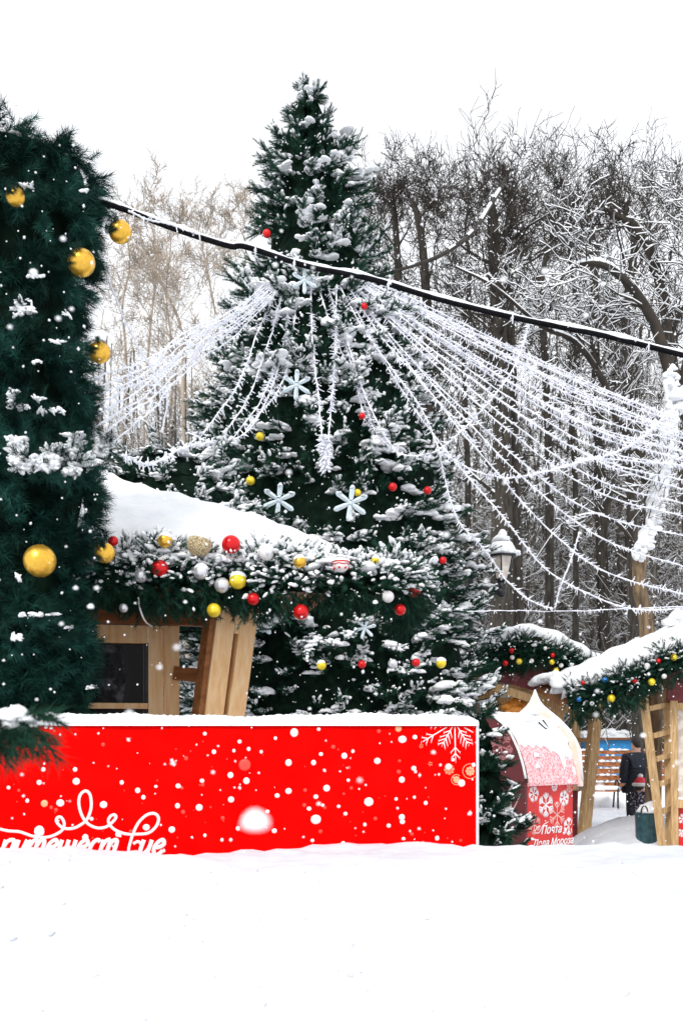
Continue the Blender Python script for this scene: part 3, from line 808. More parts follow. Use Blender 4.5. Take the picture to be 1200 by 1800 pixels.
light_string([P(765,790,12.0), P(835,828,11.9), P(900,838,11.9), P(985,822,12), P(1070,800,12.4), P(1125,770,13), P(1172,728,14.5)], 'frosted light string swagged crosswise beneath the dense right fan', GS, 1.6)
light_string([P(930,838,11.9), P(1010,812,12.1), P(1060,806,12.6), P(1205,818,14.2)], 'frosted light string swagged level towards the leaning snowy trunk', GS, 1.3)
light_string([P(1018,935,12.2), P(1003,985,12.2), P(985,1030,12.2), P(975,1070,12.3)], 'short frosted light string dropping to the level wire above the stalls', GS, 1.0, .06)
# strings lying down the front of the tree
front = [((488,500),(455,580),(415,680),(350,772),'leftmost'),((500,503),(475,590),(440,690),(388,775),'second'),((512,506),(498,600),(466,690),(410,770),'third'),((524,508),(512,600),(492,680),(432,755),'fourth')]
for k, (a, b, c, e, nm) in enumerate(front):
    light_string([P(*a, 13.05), P(*b, 12.65), P(*c, 12.25), P(*e, 11.95)], f'frosted light string down the left front of the tree, {nm if nm == "leftmost" else nm + " from the left"}', GS, 1.3)
light_string([P(330,760,11.9), P(380,778,11.9), P(432,760,11.9), P(470,700,12.2), P(505,600,12.6)], 'frosted light string hooked up across the ends of the left front strings', GS, 1.4)
light_string([P(546,490,13.0), P(548,560,12.7), P(553,640,12.3), P(562,730,11.95), P(569,800,11.85), P(572,822,11.85)], 'straight frosted light string down the middle of the tree', GS, 1.3)
light_string([P(592,500,13.0), P(590,580,12.6), P(586,660,12.2), P(580,745,11.95), P(574,822,11.85)], 'thick frosted light string beside the middle one, ending in the same tassel', GS, 2.6)
light_string([P(566,770,11.9), P(572,795,11.82), P(573,825,11.85)], 'frosted tassel of bunched bulbs at the end of the two middle strings', GS, 9, .11, .016)
for k, pp in enumerate([[(555,492),(585,580),(632,690),(662,760),(700,800)], [(598,505),(640,580),(690,650),(738,715),(772,790)], [(615,508),(662,580),(720,650),(770,705),(835,780)], [(575,498),(605,600),(628,680),(640,740)]]):
    light_string([P(a, b, 13.05 - .25 * j) for j, (a, b) in enumerate(pp)],
                 ['frosted light string sloping right over the tree to the swag end', 'frosted light string along the right edge of the tree above the swag', 'frosted light string leaving the tree edge just under the right fan', 'short frosted light string right of the middle pair, fading among boughs'][k], GS, 1.3)
# left fan, tied to the back of the garland pillar
le = [(160,668),(160,686),(160,702),(160,718),(158,736),(158,756),(160,778),(170,800)]
for k, (ex, ey) in enumerate(le):
    u = k / 7
    s = P(470 + 26 * u, 496 + 8 * u, 13.2); e = P(ex, ey, 5.75 + .1 * u)
    md = P(330, ey + (500 - ey) * (330 - ex) / (483 - ex) + 4, 8.6)
    light_string([s, s * .5 + md * .5 + np.array([0, 0, -.06]), md, md * .5 + e * .5 + np.array([0, 0, -.04]), e], f'frosted light string, {ORD[k]} from the top in the fan left of the tree', GS, .6, .055, .005)
light_string([P(172,440,5.5), P(205,530,5.8), P(235,595,6.3), P(262,640,6.6), P(292,700,7.2), P(285,760,7.4)], 'frosted light string hanging from pillar edge below the gold bauble', GS, .55, .045, .006)
light_string([P(225,370,5.46), P(262,386,5.5), P(300,394,5.55), P(352,412,5.62)], 'short frosted strand wound round the cable next to the pillar', GS, .7, .05, .005)
light_string([P(215,800,7.6), P(262,815,8.2), P(320,790,9.5), P(380,775,11.4)], 'frosted light string curving level above the snowy roof', GS, 1.0, .06)

# ------------------------------------------------------------------ tall Christmas tree
DT = 14.0
K_ = F_PX / DT
def tz(py): return EYE + (HZ - py) / K_
TP = sorted([(tz(y), r / K_) for y, r in ((150,3),(178,18),(215,40),(262,66),(290,80),(312,90),(400,98),(450,110),(520,138),(600,172),(700,192),(800,216),(950,236),(1100,252),(1250,264),(1490,275))])
TZ, TR = [a for a, _ in TP], [b for _, b in TP]
def t_axis(z):
    py = HZ - (z - EYE) * K_; q = P(547 + (py - 312) / 900 * 36, py, DT); return np.array([q[0], DT, z])
tr = empty('christmas_tree', (t_axis(0)[0], DT, 0), 'tall snow covered Christmas tree hung with small baubles and frosted strings', 'christmas tree')
fir(tr, t_axis, .45, tz(154), lambda z: np.interp(z, TZ, TR), .235, .24, .80, .175, 32, .34, .70, (.05, .115), snow_f=lambda z: 1.0 - .4 * (z > tz(470)))
def tD(px, py, k=1.0):
    z = tz(py); r = np.interp(z, TZ, TR); dx = (px - 600) / F_PX * 12.6 - t_axis(z)[0]; return DT - math.sqrt(max(.02, (r * k) ** 2 - min(dx * dx, (r * .92) ** 2)))
GT = 'small baubles on the tall Christmas tree'
for px, py, dia, kd, lab in ((469,410,15,'red','red bauble on tree just above the black cable'),(459,533,14,'red','red bauble between left front light strings on upper tree'),
        (640,538,12,'red','red bauble under the cable, right side of upper tree'),(636,731,12,'red','red bauble beside the string sloping right across mid tree'),
        (457,767,15,'yellow','yellow bauble just below the left front strings'),(440,845,16,'yellow','yellow bauble above the left pale blue star'),
        (628,866,13,'yellow','yellow bauble touching the upper right pale blue star'),(690,856,15,'red','red bauble right of the pale blue stars'),
        (751,862,14,'red','red bauble near the right edge of the tree'),(778,985,13,'red','small red bauble low on right edge of tree, above the lantern arm'),
        (428,1170,17,'red','red bauble beside the slanted timber strut'),(565,1170,17,'yellow','yellow bauble in the low row, left of two red ones'),
        (636,1168,15,'red','red bauble in the low row between yellow and silver'),(690,1167,17,'silver','silver bauble in the low row on the tree'),
        (731,1165,15,'red','red bauble in the low row between silver and yellow'),(775,1166,18,'yellow','yellow bauble at the right end of the low row')):
    bauble(px, py, dia, tD(px, py, 1.16) - .05, kd, lab, GT, kd == 'yellow' and py > 1000)


def star_ornament(px, py, size, D, rot, label):
    c = P(px, py, D); root = empty('star_ornament', c, label, 'star ornament', 'pale blue six armed stars on the tree')
    s = size / 2 / F_PX * D
    m = MB()
    for k in range(6):
        a = rot + PI / 3 * k; u = np.array([math.sin(a), 0, math.cos(a)]); v = np.array([math.cos(a), 0, -math.sin(a)]); w = np.array([0, 1, 0.])
        pr_ = [(.0, .05), (.35, .13), (.85, .15), (1.0, .06)]
        V = []
        for l, h in pr_:
            for sy in (-1, 1): V.append(c + u * l * s + v * h * s * sy)
            V.append(c + u * l * s - w * (.10 if 0 < l < 1 else .03) * s); V.append(c + u * l * s + w * .06 * s)
        Fa = []
        for i in range(3):
            b = i * 4; n4 = b + 4
            for p, q in ((0, 2), (2, 1), (1, 3), (3, 0)): Fa += [(b + p, b + q, n4 + q), (b + p, n4 + q, n4 + p)]
        b = 12; Fa += [(b, b + 2, b + 1), (b, b + 1, b + 3)]
        m.add(np.array(V), np.array(Fa))
    m.build('arms', ICEBLUE, root)
    m = MB(); m.add(ICO2[0] * np.array([.16, .13, .16]) * s + c, ICO2[1], smooth=True); m.build('hub', ICEBLUE, root)
    m = MB(); put_blobs(m, [c + np.array([0, -.02, .14 * s])] + [c + np.array([math.sin(rot + PI / 3 * k) * .75 * s, -.02, math.cos(rot + PI / 3 * k) * .75 * s + .08 * s]) for k in (1, 5, 0)], [(.16 * s, .1 * s, .07 * s)] * 4); m.build('snow', SNOW, root)


for px, py, sz, rt, lab in ((490,879,62,.1,'pale blue six armed star ornament just above the snowy stall roof'),(616,884,64,.12,'pale blue six armed star ornament beside a yellow bauble'),
                     (457,1088,64,.45,'pale blue star ornament under the stall garland by the slanted strut'),(521,676,54,.05,'pale blue star ornament high on tree between light strings'),
                     (535,492,48,0,'pale blue star ornament at the top where the strings gather'),(641,1104,40,.3,'small pale blue star ornament below the red bauble of the stall garland')):
    star_ornament(px, py, sz, tD(px, py, 1.16) - .06, rt, lab)

# fir behind the stall roof, and the fir beside the mailbox
f2 = empty('fir_tree', (P(300, 0, 11.5)[0], 11.5, 0), 'wide snowy fir standing behind the stall roof, left of the Christmas tree', 'fir tree')
fir(f2, lambda z: np.array([P(288, 0, 11.5)[0], 11.5, z]), 3.0, 4.95, lambda z: np.interp(z, [0, 4.2, 4.6, 4.85, 5.05], [1.25, 1.1, .75, .42, .05]), .2, .2, .6, .16, 26, .6, .75, (.04, .10))
f3 = empty('fir_shrub', (P(868, 0, 7.3)[0], 7.3, 0), 'small snowy fir squeezed between the banner end and the red mailbox', 'fir tree')
fir(f3, lambda z: np.array([P(856, 0, 7.3)[0] - .08 * (z - 1), 7.3, z]), .45, 1.90, lambda z: np.interp(z, [.4, .9, 1.15, 1.42, 1.56, 1.75, 1.9], [.27, .23, .20, .165, .10, .085, .03]), .13, .15, .38, .135, 20, .34, .22, (.03, .06))

# ------------------------------------------------------------------ left market stall
SA = math.radians(11)
SU, SN = np.array([math.cos(SA), math.sin(SA), 0]), np.array([-math.sin(SA), math.cos(SA), 0])
c0 = P(315, HZ, 6.4); c0[2] = 0
SM = np.stack([SU, SN, [0, 0, 1.0]], 1)
st = empty('market_stall', c0, 'light timber market stall with snowy hip roof and slanted corner strut beside the pillar', 'stall')
def sb(lo, hi): return box(lo, hi, SM, c0)
def one(name, m_, parent, *boxes, bevel=.004):
    mb = MB()
    for b in boxes: mb.add(*b)
    return mb.build(name, m_, parent, bevel=bevel)
one('corner_post', WOOD, st, sb((-.096, -.01, 0), (0, .09, 2.345)))
one('wall', WOOD, st, sb((-2.6, .0, 0), (-.098, .06, 1.2)), sb((-2.6, 0, 1.2), (-1.35, .06, 2.343)), sb((-.004, .1, 0), (.0, 1.2, 1.2)))
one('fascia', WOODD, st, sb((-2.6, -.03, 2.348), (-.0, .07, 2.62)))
wf = one('window', WOOD, st, sb((-1.34, -.012, 2.232), (-.192, .05, 2.342)), sb((-.190, -.014, 1.21), (-.099, .05, 2.342)), sb((-1.34, -.012, 1.21), (-1.25, .05, 2.230)), sb((-1.248, -.012, 1.21), (-.192, .05, 1.29)))
one('muntin', WOOD, wf, sb((-1.248, -.004, 1.825), (-.192, .03, 1.86)), bevel=.002)
one('pane', PANE, wf, sb((-1.25, .034, 1.28), (-.19, .040, 2.235)), bevel=0)
one('inner_bead', METALD, wf, sb((-.222, .022, 1.29), (-.213, .033, 2.231)), sb((-.206, .022, 1.29), (-.193, .033, 2.231)), bevel=0)
fm = MB(); V, Fa = sheet(-.52, -.36, 1.6, 2.22, 16, 40, lambda X, Y: rough2(X, Y, 4, .003, 30)); 
V = np.stack([V[:, 0] + .03 * np.sin(V[:, 1] * 7), .0285 + V[:, 2] * .3, V[:, 1]], 1) @ SM.T + c0
fm.add(V, Fa, smooth=True); fm.build('plastic_film', FILM, wf)
one('rail', WOODD, st, beam(c0 + SM @ np.array([-.03, -.012, 2.05]), c0 + SM @ np.array([.20, -.10, 2.02]), .085, .05, (0, 0, 1.0)))
one('top_beam', WOODD, st, beam(c0 + SM @ np.array([.0, -.02, 2.42]), c0 + SM @ np.array([.30, -.14, 2.40]), .15, .06, (0, 0, 1.0)))
# slanted strut: two timbers with a groove between, turned to face out from the corner
a_ = math.radians(34); ft = np.array([math.cos(a_), math.sin(a_), 0]); fn_ = np.array([math.sin(a_), -math.cos(a_), 0])
zb, ztp = 0.0, 2.62
def spt(px, py, D): return P(px, py, D)
tA, tB = P(374, 1085, 6.12), P(352, 1265, 6.2)
dirv = (tA - tB) / (tA[2] - tB[2])
base = tB + dirv * (0.0 - tB[2]); topv = tB + dirv * (2.50 - tB[2])
for off, w_ in ((.065, .125), (.218, .115)):
    one('strut', WOOD, st, beam(base + ft * off, topv + ft * off, w_, .10, ft))
one('strut_spacer', WOODD, st, beam(base + ft * .145 - fn_ * .03, topv + ft * .145 - fn_ * .03, .030, .05, ft), bevel=0)
one('strut_head', WOOD, st, beam(topv - dirv * .22 + ft * .144 + fn_ * .002, topv - dirv * .0 + ft * .144 + fn_ * .002, .029, .098, ft), bevel=0)
one('shaded_side_strip', WOODD, st, beam(base - ft * .018 - fn_ * .01, topv - ft * .018 - fn_ * .01, .034, .095, ft), bevel=.002)  # added brown strip: the less lit side of the strut, darkened by colour
# hip roof under snow
E2, RE = P(612, 1000, 6.2), P(190, 872, 7.45)
E1 = E2 - SU * 3.6; RL = RE - SU * 1.9
E3 = E2 + SN * 1.62; E4 = E1 + SN * 1.62
E3[2] = E4[2] = E1[2] = E2[2]; RL[2] = RE[2]
rf = MB()
Vv = np.array([E1, E2, E3, E4, RL, RE]); lower = Vv - np.array([0, 0, .07])
rf.add(np.vstack([Vv, lower]), np.array([(0, 1, 5), (0, 5, 4), (1, 2, 5), (2, 3, 4), (2, 4, 5), (3, 0, 4), (6, 11, 7), (6, 10, 11), (7, 11, 8), (8, 10, 9), (8, 11, 10), (9, 10, 6), (0, 6, 7), (0, 7, 1), (1, 7, 8), (1, 8, 2), (2, 8, 9), (2, 9, 3), (3, 9, 6), (3, 6, 0)]))
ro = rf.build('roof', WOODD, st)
NU, NV = 90, 40
def patch(A, B, C, D_, th, seed):
    u = np.linspace(0, 1, NU)[:, None, None]; v = np.linspace(0, 1, NV)[None, :, None]
    G = (A * (1 - u) + B * u) * (1 - v) + (D_ * (1 - u) + C * u) * v
    e = np.minimum(1, (v[..., 0] * 8)) ** .5 * np.ones_like(u[..., 0])
    G = G + np.array([0, 0, 1.0]) * (th * (.25 + .75 * e) + (rough2(G[..., 0], G[..., 1], seed, .016, 4) + rough2(G[..., 0], G[..., 1], seed + 1, .004, 19)) * e)[..., None]
    i = (np.arange(NU - 1)[:, None] * NV + np.arange(NV - 1)[None]).ravel()
    return G.reshape(-1, 3), np.concatenate([np.stack([i, i + NV, i + NV + 1], 1), np.stack([i, i + NV + 1, i + 1], 1)])
sr = MB()
sr.add(*patch(E1, E2, RE, RL, .16, 21), smooth=True); sr.add(*patch(E2, E3, RE, RE, .16, 21), smooth=True); sr.add(*patch(E3, E4, RL, RE, .16, 21), smooth=True); sr.add(*patch(E4, E1, RL, RL, .16, 21), smooth=True)
rp = np.linspace(RL, RE, 12) + np.array([0, 0, .12]); sr.add(*tube(rp, .07, 10), smooth=True)
sr.build('roof_snow', SNOW, ro)

# garland on its eave
gp = [E1 + SU * 1.0 + np.array([0, .03, -.10]), P(120, 1008, 5.80), P(240, 1010, 5.86), P(360, 1017, 5.92), P(480, 1018, 5.98), P(600, 1024, 6.04), P(690, 1026, 6.15), P(722, 1038, 6.4), P(715, 1060, 6.9), P(705, 1085, 7.6)]
gl = empty('eave_garland', P(400, 1010, 5.78), 'thick snowy fir garland with mixed baubles hung along the big stall eave', 'garland')
garland(gl, gp, .138, 1500, .108, .62, .38, (.02, .055), pil_n=95, taper=.3, core=.5)
GB = 'baubles on the big stall garland'
for px, py, dia, kd, sn, lab in (
        (290,950,26,'gold',True,'half buried gold bauble at the upper edge of the big garland'),
        (350,957,43,'glitter',True,'large glittery gold bauble with a snow cap on the stall garland'),
        (406,957,33,'red',False,'shiny red bauble right of the large glittery one'),
        (281,999,30,'red',False,'plain red bauble beside a silver one, below the small gold'),
        (248,1013,23,'silver',False,'silver bauble next to the plain red one, near the pillar'),
        (353,1006,27,'silver',True,'snowy silver bauble directly under the glittery gold one'),
        (390,1029,27,'silver',False,'silver bauble touching the yellow snow capped one'),
        (418,1021,30,'yellow',True,'bright yellow bauble with a snow cap on the stall garland'),
        (445,1053,22,'red',False,'red bauble just below and right of the yellow snow capped one'),
        (376,1073,25,'yellow',False,'yellow bauble hanging at the lower fringe above the slanted strut'),
        (217,1069,16,'silver',False,'tiny silver bauble under the garland beside the pillar'),
        (199,951,18,'red',False,'dark red bauble peeping out behind the pillar edge'),
        (468,972,27,'white',True,'pale frosted bauble at the snow edge right of the shiny red'),
        (527,988,23,'gold',True,'small orange gold bauble in the middle of the garland'),
        (659,984,13,'yellow',True,'smallest yellow bauble, near the right end of the garland'),
        (682,1049,21,'white',False,'white bauble between two red ones at the garland corner'),
        (727,1037,27,'red',False,'red bauble at the outer corner of the big garland'),
        (703,1072,20,'red',False,'red bauble lowest at the garland corner'),
        (529,1076,27,'red',False,'deep red bauble in the shaded underside of the garland')):
    pth = np.array([np.interp(px, [170, 360, 480, 600, 690, 730], [5.82, 5.92, 5.98, 6.04, 6.15, 6.4])])
    bauble(px, py, dia, float(pth[0]) - .185, kd, lab, GB, sn)
# white and red painted bauble
c = P(599, 992, 5.82); root = empty('bauble', c, 'white bauble with red painted bands and a snow cap', 'bauble', GB); s = 14.5 / F_PX * 5.82
m = MB(); m.add(SPH[0] * s + c, SPH[1], smooth=True); m.build('ball', WHITEB, root)
m = MB()
for zc, wv in ((.28, .09), (-.02, .07)):
    m.add(*tube([c + s * 1.005 * np.array([math.cos(a) * math.sqrt(1 - (zc) ** 2), math.sin(a) * math.sqrt(1 - zc ** 2), zc + .05 * math.sin(a * 6) * (zc < .1)]) for a in np.linspace(0, 2 * PI, 40)], s * wv, 6, cap=False), smooth=True)
for k in range(7):
    a = 2 * PI * k / 7; q = np.array([math.cos(a) * .86, math.sin(a) * .86, -.5]) * s * 1.01 + c; m.add(ICO1[0] * s * .17 + q, ICO1[1], smooth=True)
m.build('painted_bands', REDB, root)
m = MB(); put_blobs(m, [c + np.array([0, 0, s * .8])], [(s * .75, s * .75, s * .4)]); m.build('snow', SNOW, root)
# loose cord under the garland
lc = spline([P(243,1050,5.76), P(246,1070,5.76), P(255,1092,5.82), P(268,1102,6.18)], 8); m = MB(); m.add(*tube(lc, .0055, 6), smooth=True)
tag(m.build('hanging_cord', PRINT, None, origin=lc[0]), 'thin white cord curling down from the big garland onto the window frame', 'cord')

# ------------------------------------------------------------------ red mailbox
MA = math.radians(42)
mt, md_ = np.array([math.cos(MA), math.sin(MA), 0]), np.array([-math.sin(MA), math.cos(MA), 0])
DMB = 8.5
mo = P(924, HZ, DMB); mo[2] = 0
MW, MD = .73, .92
zl = P(0, 1376, DMB)[2]
FM = np.stack([mt, md_, [0, 0, 1.0]], 1)            # front panel axes: along front, depth, up
SMM = np.stack([md_, -mt, [0, 0, 1.0]], 1)          # end panel axes: along depth, outward to the left, up
mbx = empty('mailbox', mo, 'big red winter mailbox with snowflake print, curved snowy lid and onion shaped end panel', 'mailbox')
mb = MB(); mb.add(*box((.03, .03, .0), (MW - .03, MD, zl - .004), FM, mo)); mb.build('body', BOXRED, mbx, bevel=.004)
def lidz(s):  # height of the lid above its lower edge, s = 0..1 along depth
    return np.interp(s, [0, .03, .08, .16, .26, .38, .5, .62, .74, .84, .92, .97, 1.0], [0, .11, .23, .36, .46, .53, .56, .53, .46, .36, .23, .11, 0])
ss = np.concatenate([np.linspace(0, .1, 8), np.linspace(.13, .87, 22), np.linspace(.9, 1, 8)])
prof = [(s * MD, zl + lidz(s)) for s in ss] + [(MD, zl - .03), (0, zl - .03)]
m = MB(); m.add(*extrude([(-.02 + s * 1.0, z) for s, z in prof], SMM, mo, -MW + .02, -.021)); m.build('lid', FROSTRED, mbx)
m = MB(); m.add(*extrude([(0, 0.0)] + [(s * MD * 1.0, zl + lidz(s) + .012) for s in ss] + [(MD, 0.0)], SMM, mo, -.019, .008)); m.build('side_panel', MAROON, mbx)
m = MB(); m.add(*tube([mo + SMM @ np.array([s * MD - .004, -.004, zl + lidz(s) + .018]) for s in ss], .012, 8), smooth=True); m.build('trim', METALD, mbx)
m = MB(); m.add(*tube([mo + SMM @ np.array([s * MD - .004, .006, zl + lidz(s) + .032]) for s in ss], .010, 8), smooth=True); m.build('trim', PRINT, mbx)
og = lambda s: np.interp(s, [0, .02, .07, .14, .24, .34, .41, .45, .475, .5], [0, .25, .35, .44, .53, .60, .65, .69, .735, .80])
s2 = np.concatenate([np.linspace(0, .5, 22)]); half = [(s * (MD + .1) - .05, zl + .0 + og(s)) for s in s2]
full = [(-.05, zl - .05)] + half + [((1 - s) * (MD + .1) - .05, zl + og(s)) for s in s2[::-1][1:]] + [(MD + .05, zl - .05)]
m = MB(); m.add(*extrude(full, SMM, mo, -MW - .012, -MW + .018)); m.build('end_panel', CREAM, mbx, bevel=.002)
m = MB(); m.add(*tube([mo + SMM @ np.array([a, -MW + .004, b + .008]) for a, b in full[1:-1]], .013, 8), smooth=True); m.build('trim', PRINT, mbx)
# snow over the upper lid with a ragged lower edge
nu, nv = 60, 40; V = []
for iu in range(nu):
    x_ = .022 + (MW - .045) * iu / (nu - 1)
    low = .125 - .055 * (iu / (nu - 1)) * (1 if (iu / nu) > .55 else .25) + .008 * math.sin(iu * .7) + (-.055 if .72 < iu / nu < .80 else 0) - .07 * max(0, iu / nu - .86) * 7 * .15
    for iv in range(nv):
        s = low + (.95 - low) * iv / (nv - 1); e = min(1, (iv / (nv - 1)) * 12) ** .5 * min(1, min(iu, nu - 1 - iu) / 3 + .2)
        nrm = np.array([-(lidz(s + .01) - lidz(s - .01)) / (.02 * MD), 1.0]); nrm /= np.linalg.norm(nrm)
        th = .004 + e * (.035 + .006 * math.sin(iu * .6 + iv))
        V.append(mo + SMM @ np.array([s * MD - .02 + nrm[0] * th, -x_, zl + lidz(s) + nrm[1] * th]))
i = (np.arange(nu - 1)[:, None] * nv + np.arange(nv - 1)[None]).ravel()
m = MB(); m.add(np.array(V), np.concatenate([np.stack([i, i + nv, i + nv + 1], 1), np.stack([i, i + nv + 1, i + 1], 1)]), smooth=True)
put_blobs(m, [mo + SMM @ np.array([.30, -.33, zl + .53]), mo + SMM @ np.array([.40, -.58, zl + .60]), mo + SMM @ np.array([.24, -MW + .05, zl + .48]), mo + SMM @ np.array([.12, -MW + .05, zl + .34]), mo + SMM @ np.array([.06, -MW + .05, zl + .2]), mo + SMM @ np.array([.02, -MW + .05, zl + .06])],
          [(.09, .07, .05), (.07, .09, .06), (.06, .04, .07), (.05, .04, .07), (.04, .03, .08), (.03, .03, .06)])
for a, b in ((.2, .12), (.17, .055)): put_blobs(m, [mo + SMM @ np.array([b * MD * .6 - .012, -a, zl + lidz(b * .6) + .005])], [(.035, .02, .03)])
m.build('snow', SNOW, mbx)
m = MB(); m.add(*tube(spline([mo + SMM @ np.array([.22, -.46, zl + .51]), mo + SMM @ np.array([.17, -.49, zl + .455]), mo + SMM @ np.array([.18, -.54, zl + .46]), mo + SMM @ np.array([.24, -.55, zl + .53])], 6), .010, 8), smooth=True); m.build('handle', METALD, mbx)
# printing on the front
FS = mo + md_ * .029
def on_front(cx, cz):
    def fn(mb, pts, w, mi): 
        q = [(cx + a, cz + b) for a, b in pts]
        if min(p[0] for p in q) < .04 or max(p[0] for p in q) > MW - .04 or max(p[1] for p in q) > zl - .015: return
        stroke(mb, q, w, 0, 4, mi, FM, FS)
    return fn
m = MB()
for cx, dz_, rr, w_, dt, ml, sty, rot in ((.14, .10, .066, .010, .010, 0, 1, .2), (.31, .20, .100, .013, .012, 0, 1, .52), (.47, .29, .115, .011, 0, 1, 1, .52), (.57, .15, .066, .013, .012, 0, 1, .3),
                         (.43, .045, .040, .008, .008, 0, 1, .1), (.65, .06, .045, .008, .008, 1, 1, .5), (.15, .36, .085, .010, .008, 1, 1, .5), (.64, .40, .075, .011, .010, 0, 1, .52), (.36, .66, .07, .010, .008, 0, 1, .2), (.16, .66, .07, .010, .008, 1, 1, .4)):
    flake(m, on_front(cx, zl - dz_), rr, w_, 6, rot, dt, ml, sty)
for _ in range(14): 
    a, b = R.uniform(.06, MW - .06), zl - R.uniform(.02, .7); m.add(ICO1[0] * np.array([.008, .008, .008]) * R.uniform(.5, 1.2) @ np.eye(3) + (FS + FM @ np.array([a, 0, b])), ICO1[1], 0, True)
m.build('printed_snowflake', [PRINT, mat('pink_print', (.85, .45, .40), rough=.5)], mbx)


def text_mesh(txt, size, M, at, shear=.35, name='lettering', parent=None, m_=PRINT, align='LEFT'):
    cu = bpy.data.curves.new('text', 'FONT'); cu.body = txt; cu.size = size; cu.shear = shear; cu.extrude = .0012; cu.align_x = align; cu.resolution_u = 6
    cu.offset = size * .012
    o = bpy.data.objects.new('text', cu); COL.objects.link(o)
    dg = bpy.context.evaluated_depsgraph_get(); dg.update()
    me = bpy.data.meshes.new_from_object(o.evaluated_get(dg)); COL.objects.unlink(o); bpy.data.objects.remove(o)
    n = len(me.vertices); V = np.zeros(n * 3); me.vertices.foreach_get('co', V); V = V.reshape(-1, 3)
    me.calc_loop_triangles(); Fa = np.array([t.vertices[:] for t in me.loop_triangles])
    W = np.stack([V[:, 0], -V[:, 2], V[:, 1]], 1) @ np.asarray(M).T + np.asarray(at)
    return W, Fa


m = MB()
m.add(*text_mesh('Почта', .10, FM, FS + FM @ np.array([.235, -.003, zl - .445])))
m.add(*text_mesh('Деда Мороза', .088, FM, FS + FM @ np.array([.12, -.003, zl - .55]), .35))
stroke(m, [(.235, zl - .375), (.185, zl - .39), (.165, zl - .425), (.215, zl - .43), (.275, zl - .37), (.345, zl - .345)], .007, 0, 6, 0, FM, FS)
m.build('lettering', PRINT, mbx)
# print on the maroon side
SS = mo - mt * .0085
def on_side(cx, cz):
    def fn(mb, pts, w, mi): stroke(mb, [(cx + a, cz + b) for a, b in pts], w, 0, 4, mi, np.stack([md_, -mt, [0, 0, 1.0]], 1), SS)
    return fn
m = MB(); flake(m, on_side(.26, zl + .30), .13, .014, 6, .3, .012); flake(m, on_side(.60, zl + .22), .16, .014, 6, .1, .012)
m.build('printed_snowflake', mat('faded_pink_print', (.42, .16, .17), rough=.5), mbx)
m = MB()
Mrev = np.stack([-md_, mt, [0, 0, 1.0]], 1)
stroke(m, [(.40, zl - .16), (.36, zl - .10), (.33, zl - .2), (.31, zl - .12), (.25, zl - .2), (.22, zl - .11), (.20, zl - .2), (.16, zl - .13), (.15, zl - .24), (.19, zl - .32), (.12, zl - .22), (.05, zl - .10)], .012, 0, 6, 0, np.stack([md_, -mt, [0, 0, 1.0]], 1), SS)
m.build('flourish', mat('grey_print', (.5, .42, .42), rough=.5), mbx)

# ------------------------------------------------------------------ back stall (arched) and front right stall
DS = 17.0
bs_ = empty('market_stall', (P(950, 0, DS)[0], DS, 0), 'small far stall with arched snowy roof and dark red fascia behind the mailbox', 'stall')
arch = [P(800, 1168, DS), P(850, 1140, DS), P(890, 1122, DS), P(935, 1117, DS), P(985, 1132, DS), P(1030, 1157, DS), P(1060, 1172, DS)]
ap = spline(arch, 8)
m = MB()
for k in range(len(ap) - 1):
    a, b = ap[k], ap[k + 1]; dpt = np.array([0, 1.9, 0]); dn = np.array([0, 0, -.07])
    V = np.array([a, b, b + dpt, a + dpt, a + dn, b + dn, b + dpt + dn, a + dpt + dn]); m.add(V, BOXF[:, ::-1])
rfo = m.build('roof', WOODD, bs_)
m = MB(); pts = ap; rows = []
for j, (yy, hz_) in enumerate(((-.10, -.04), (-.14, .06), (-.05, .17), (.25, .20), (1.9, .2), (1.98, -.02))): rows.append(pts + np.array([0, yy, hz_ ]) + np.stack([np.zeros(len(pts)), np.zeros(len(pts)), .02 * np.sin(np.arange(len(pts)) * .8 + j)], 1))
V = np.stack(rows, 1).reshape(-1, 3); nn = len(rows); i = (np.arange(len(pts) - 1)[:, None] * nn + np.arange(nn - 1)[None]).ravel()
m.add(V, np.concatenate([np.stack([i, i + nn, i + nn + 1], 1), np.stack([i, i + nn + 1, i + 1], 1)]), smooth=True); m.build('roof_snow', SNOW, rfo)
def front_panel(poly, D, th):  # outline given by directions in the photograph, built at its own distance and thickness
    q = [P(a, b, D) for a, b in poly]; return extrude([(p[0], p[2]) for p in q], np.eye(3), (0, D, 0), 0, th)
m = MB(); m.add(*front_panel([(835,1170),(870,1160),(935,1150),(1000,1168),(1055,1190),(1055,1260),(1000,1238),(950,1218),(900,1203),(835,1195)], DS + .02, .04)); fpn = m.build('fascia', FASCIA, bs_)
m = MB()
for cx, cy, rr in ((905,1190,8),(935,1200,9),(965,1213,8),(990,1228,8)): 
    flake(m, lambda mb, pts, w, mi, cx=cx, cy=cy: stroke(mb, [(cx + a, cy + b) for a, b in pts], w, DS + .012, 3, mi), rr, 1.1, 6, .2, .6)
m.build('printed_snowflake', mat('dull_pink_print', (.40, .18, .18), rough=.6), fpn)
one('beam', WOODP, bs_, beam(P(830, 1196, DS - .02), P(1040, 1262, DS - .02), .13, .07, (0, 0, 1.0)))
one('back_wall', WOODP, bs_, box((P(830, 0, DS)[0], DS + 1.7, 0), (P(1030, 0, DS)[0], DS + 1.76, 2.7)))
one('side_wall', WOODP, bs_, box((P(832, 0, DS)[0], DS + .1, 0), (P(832, 0, DS)[0] + .05, DS + 1.69, 2.4)))
one('counter', WOODP, bs_, box((P(842, 0, DS)[0], DS - .1, .85), (P(1015, 0, DS)[0], DS + .4, .93)))
one('counter_front', FASCIA, bs_, box((P(842, 0, DS)[0], DS, .0), (P(1015, 0, DS)[0], DS + .04, .848)))
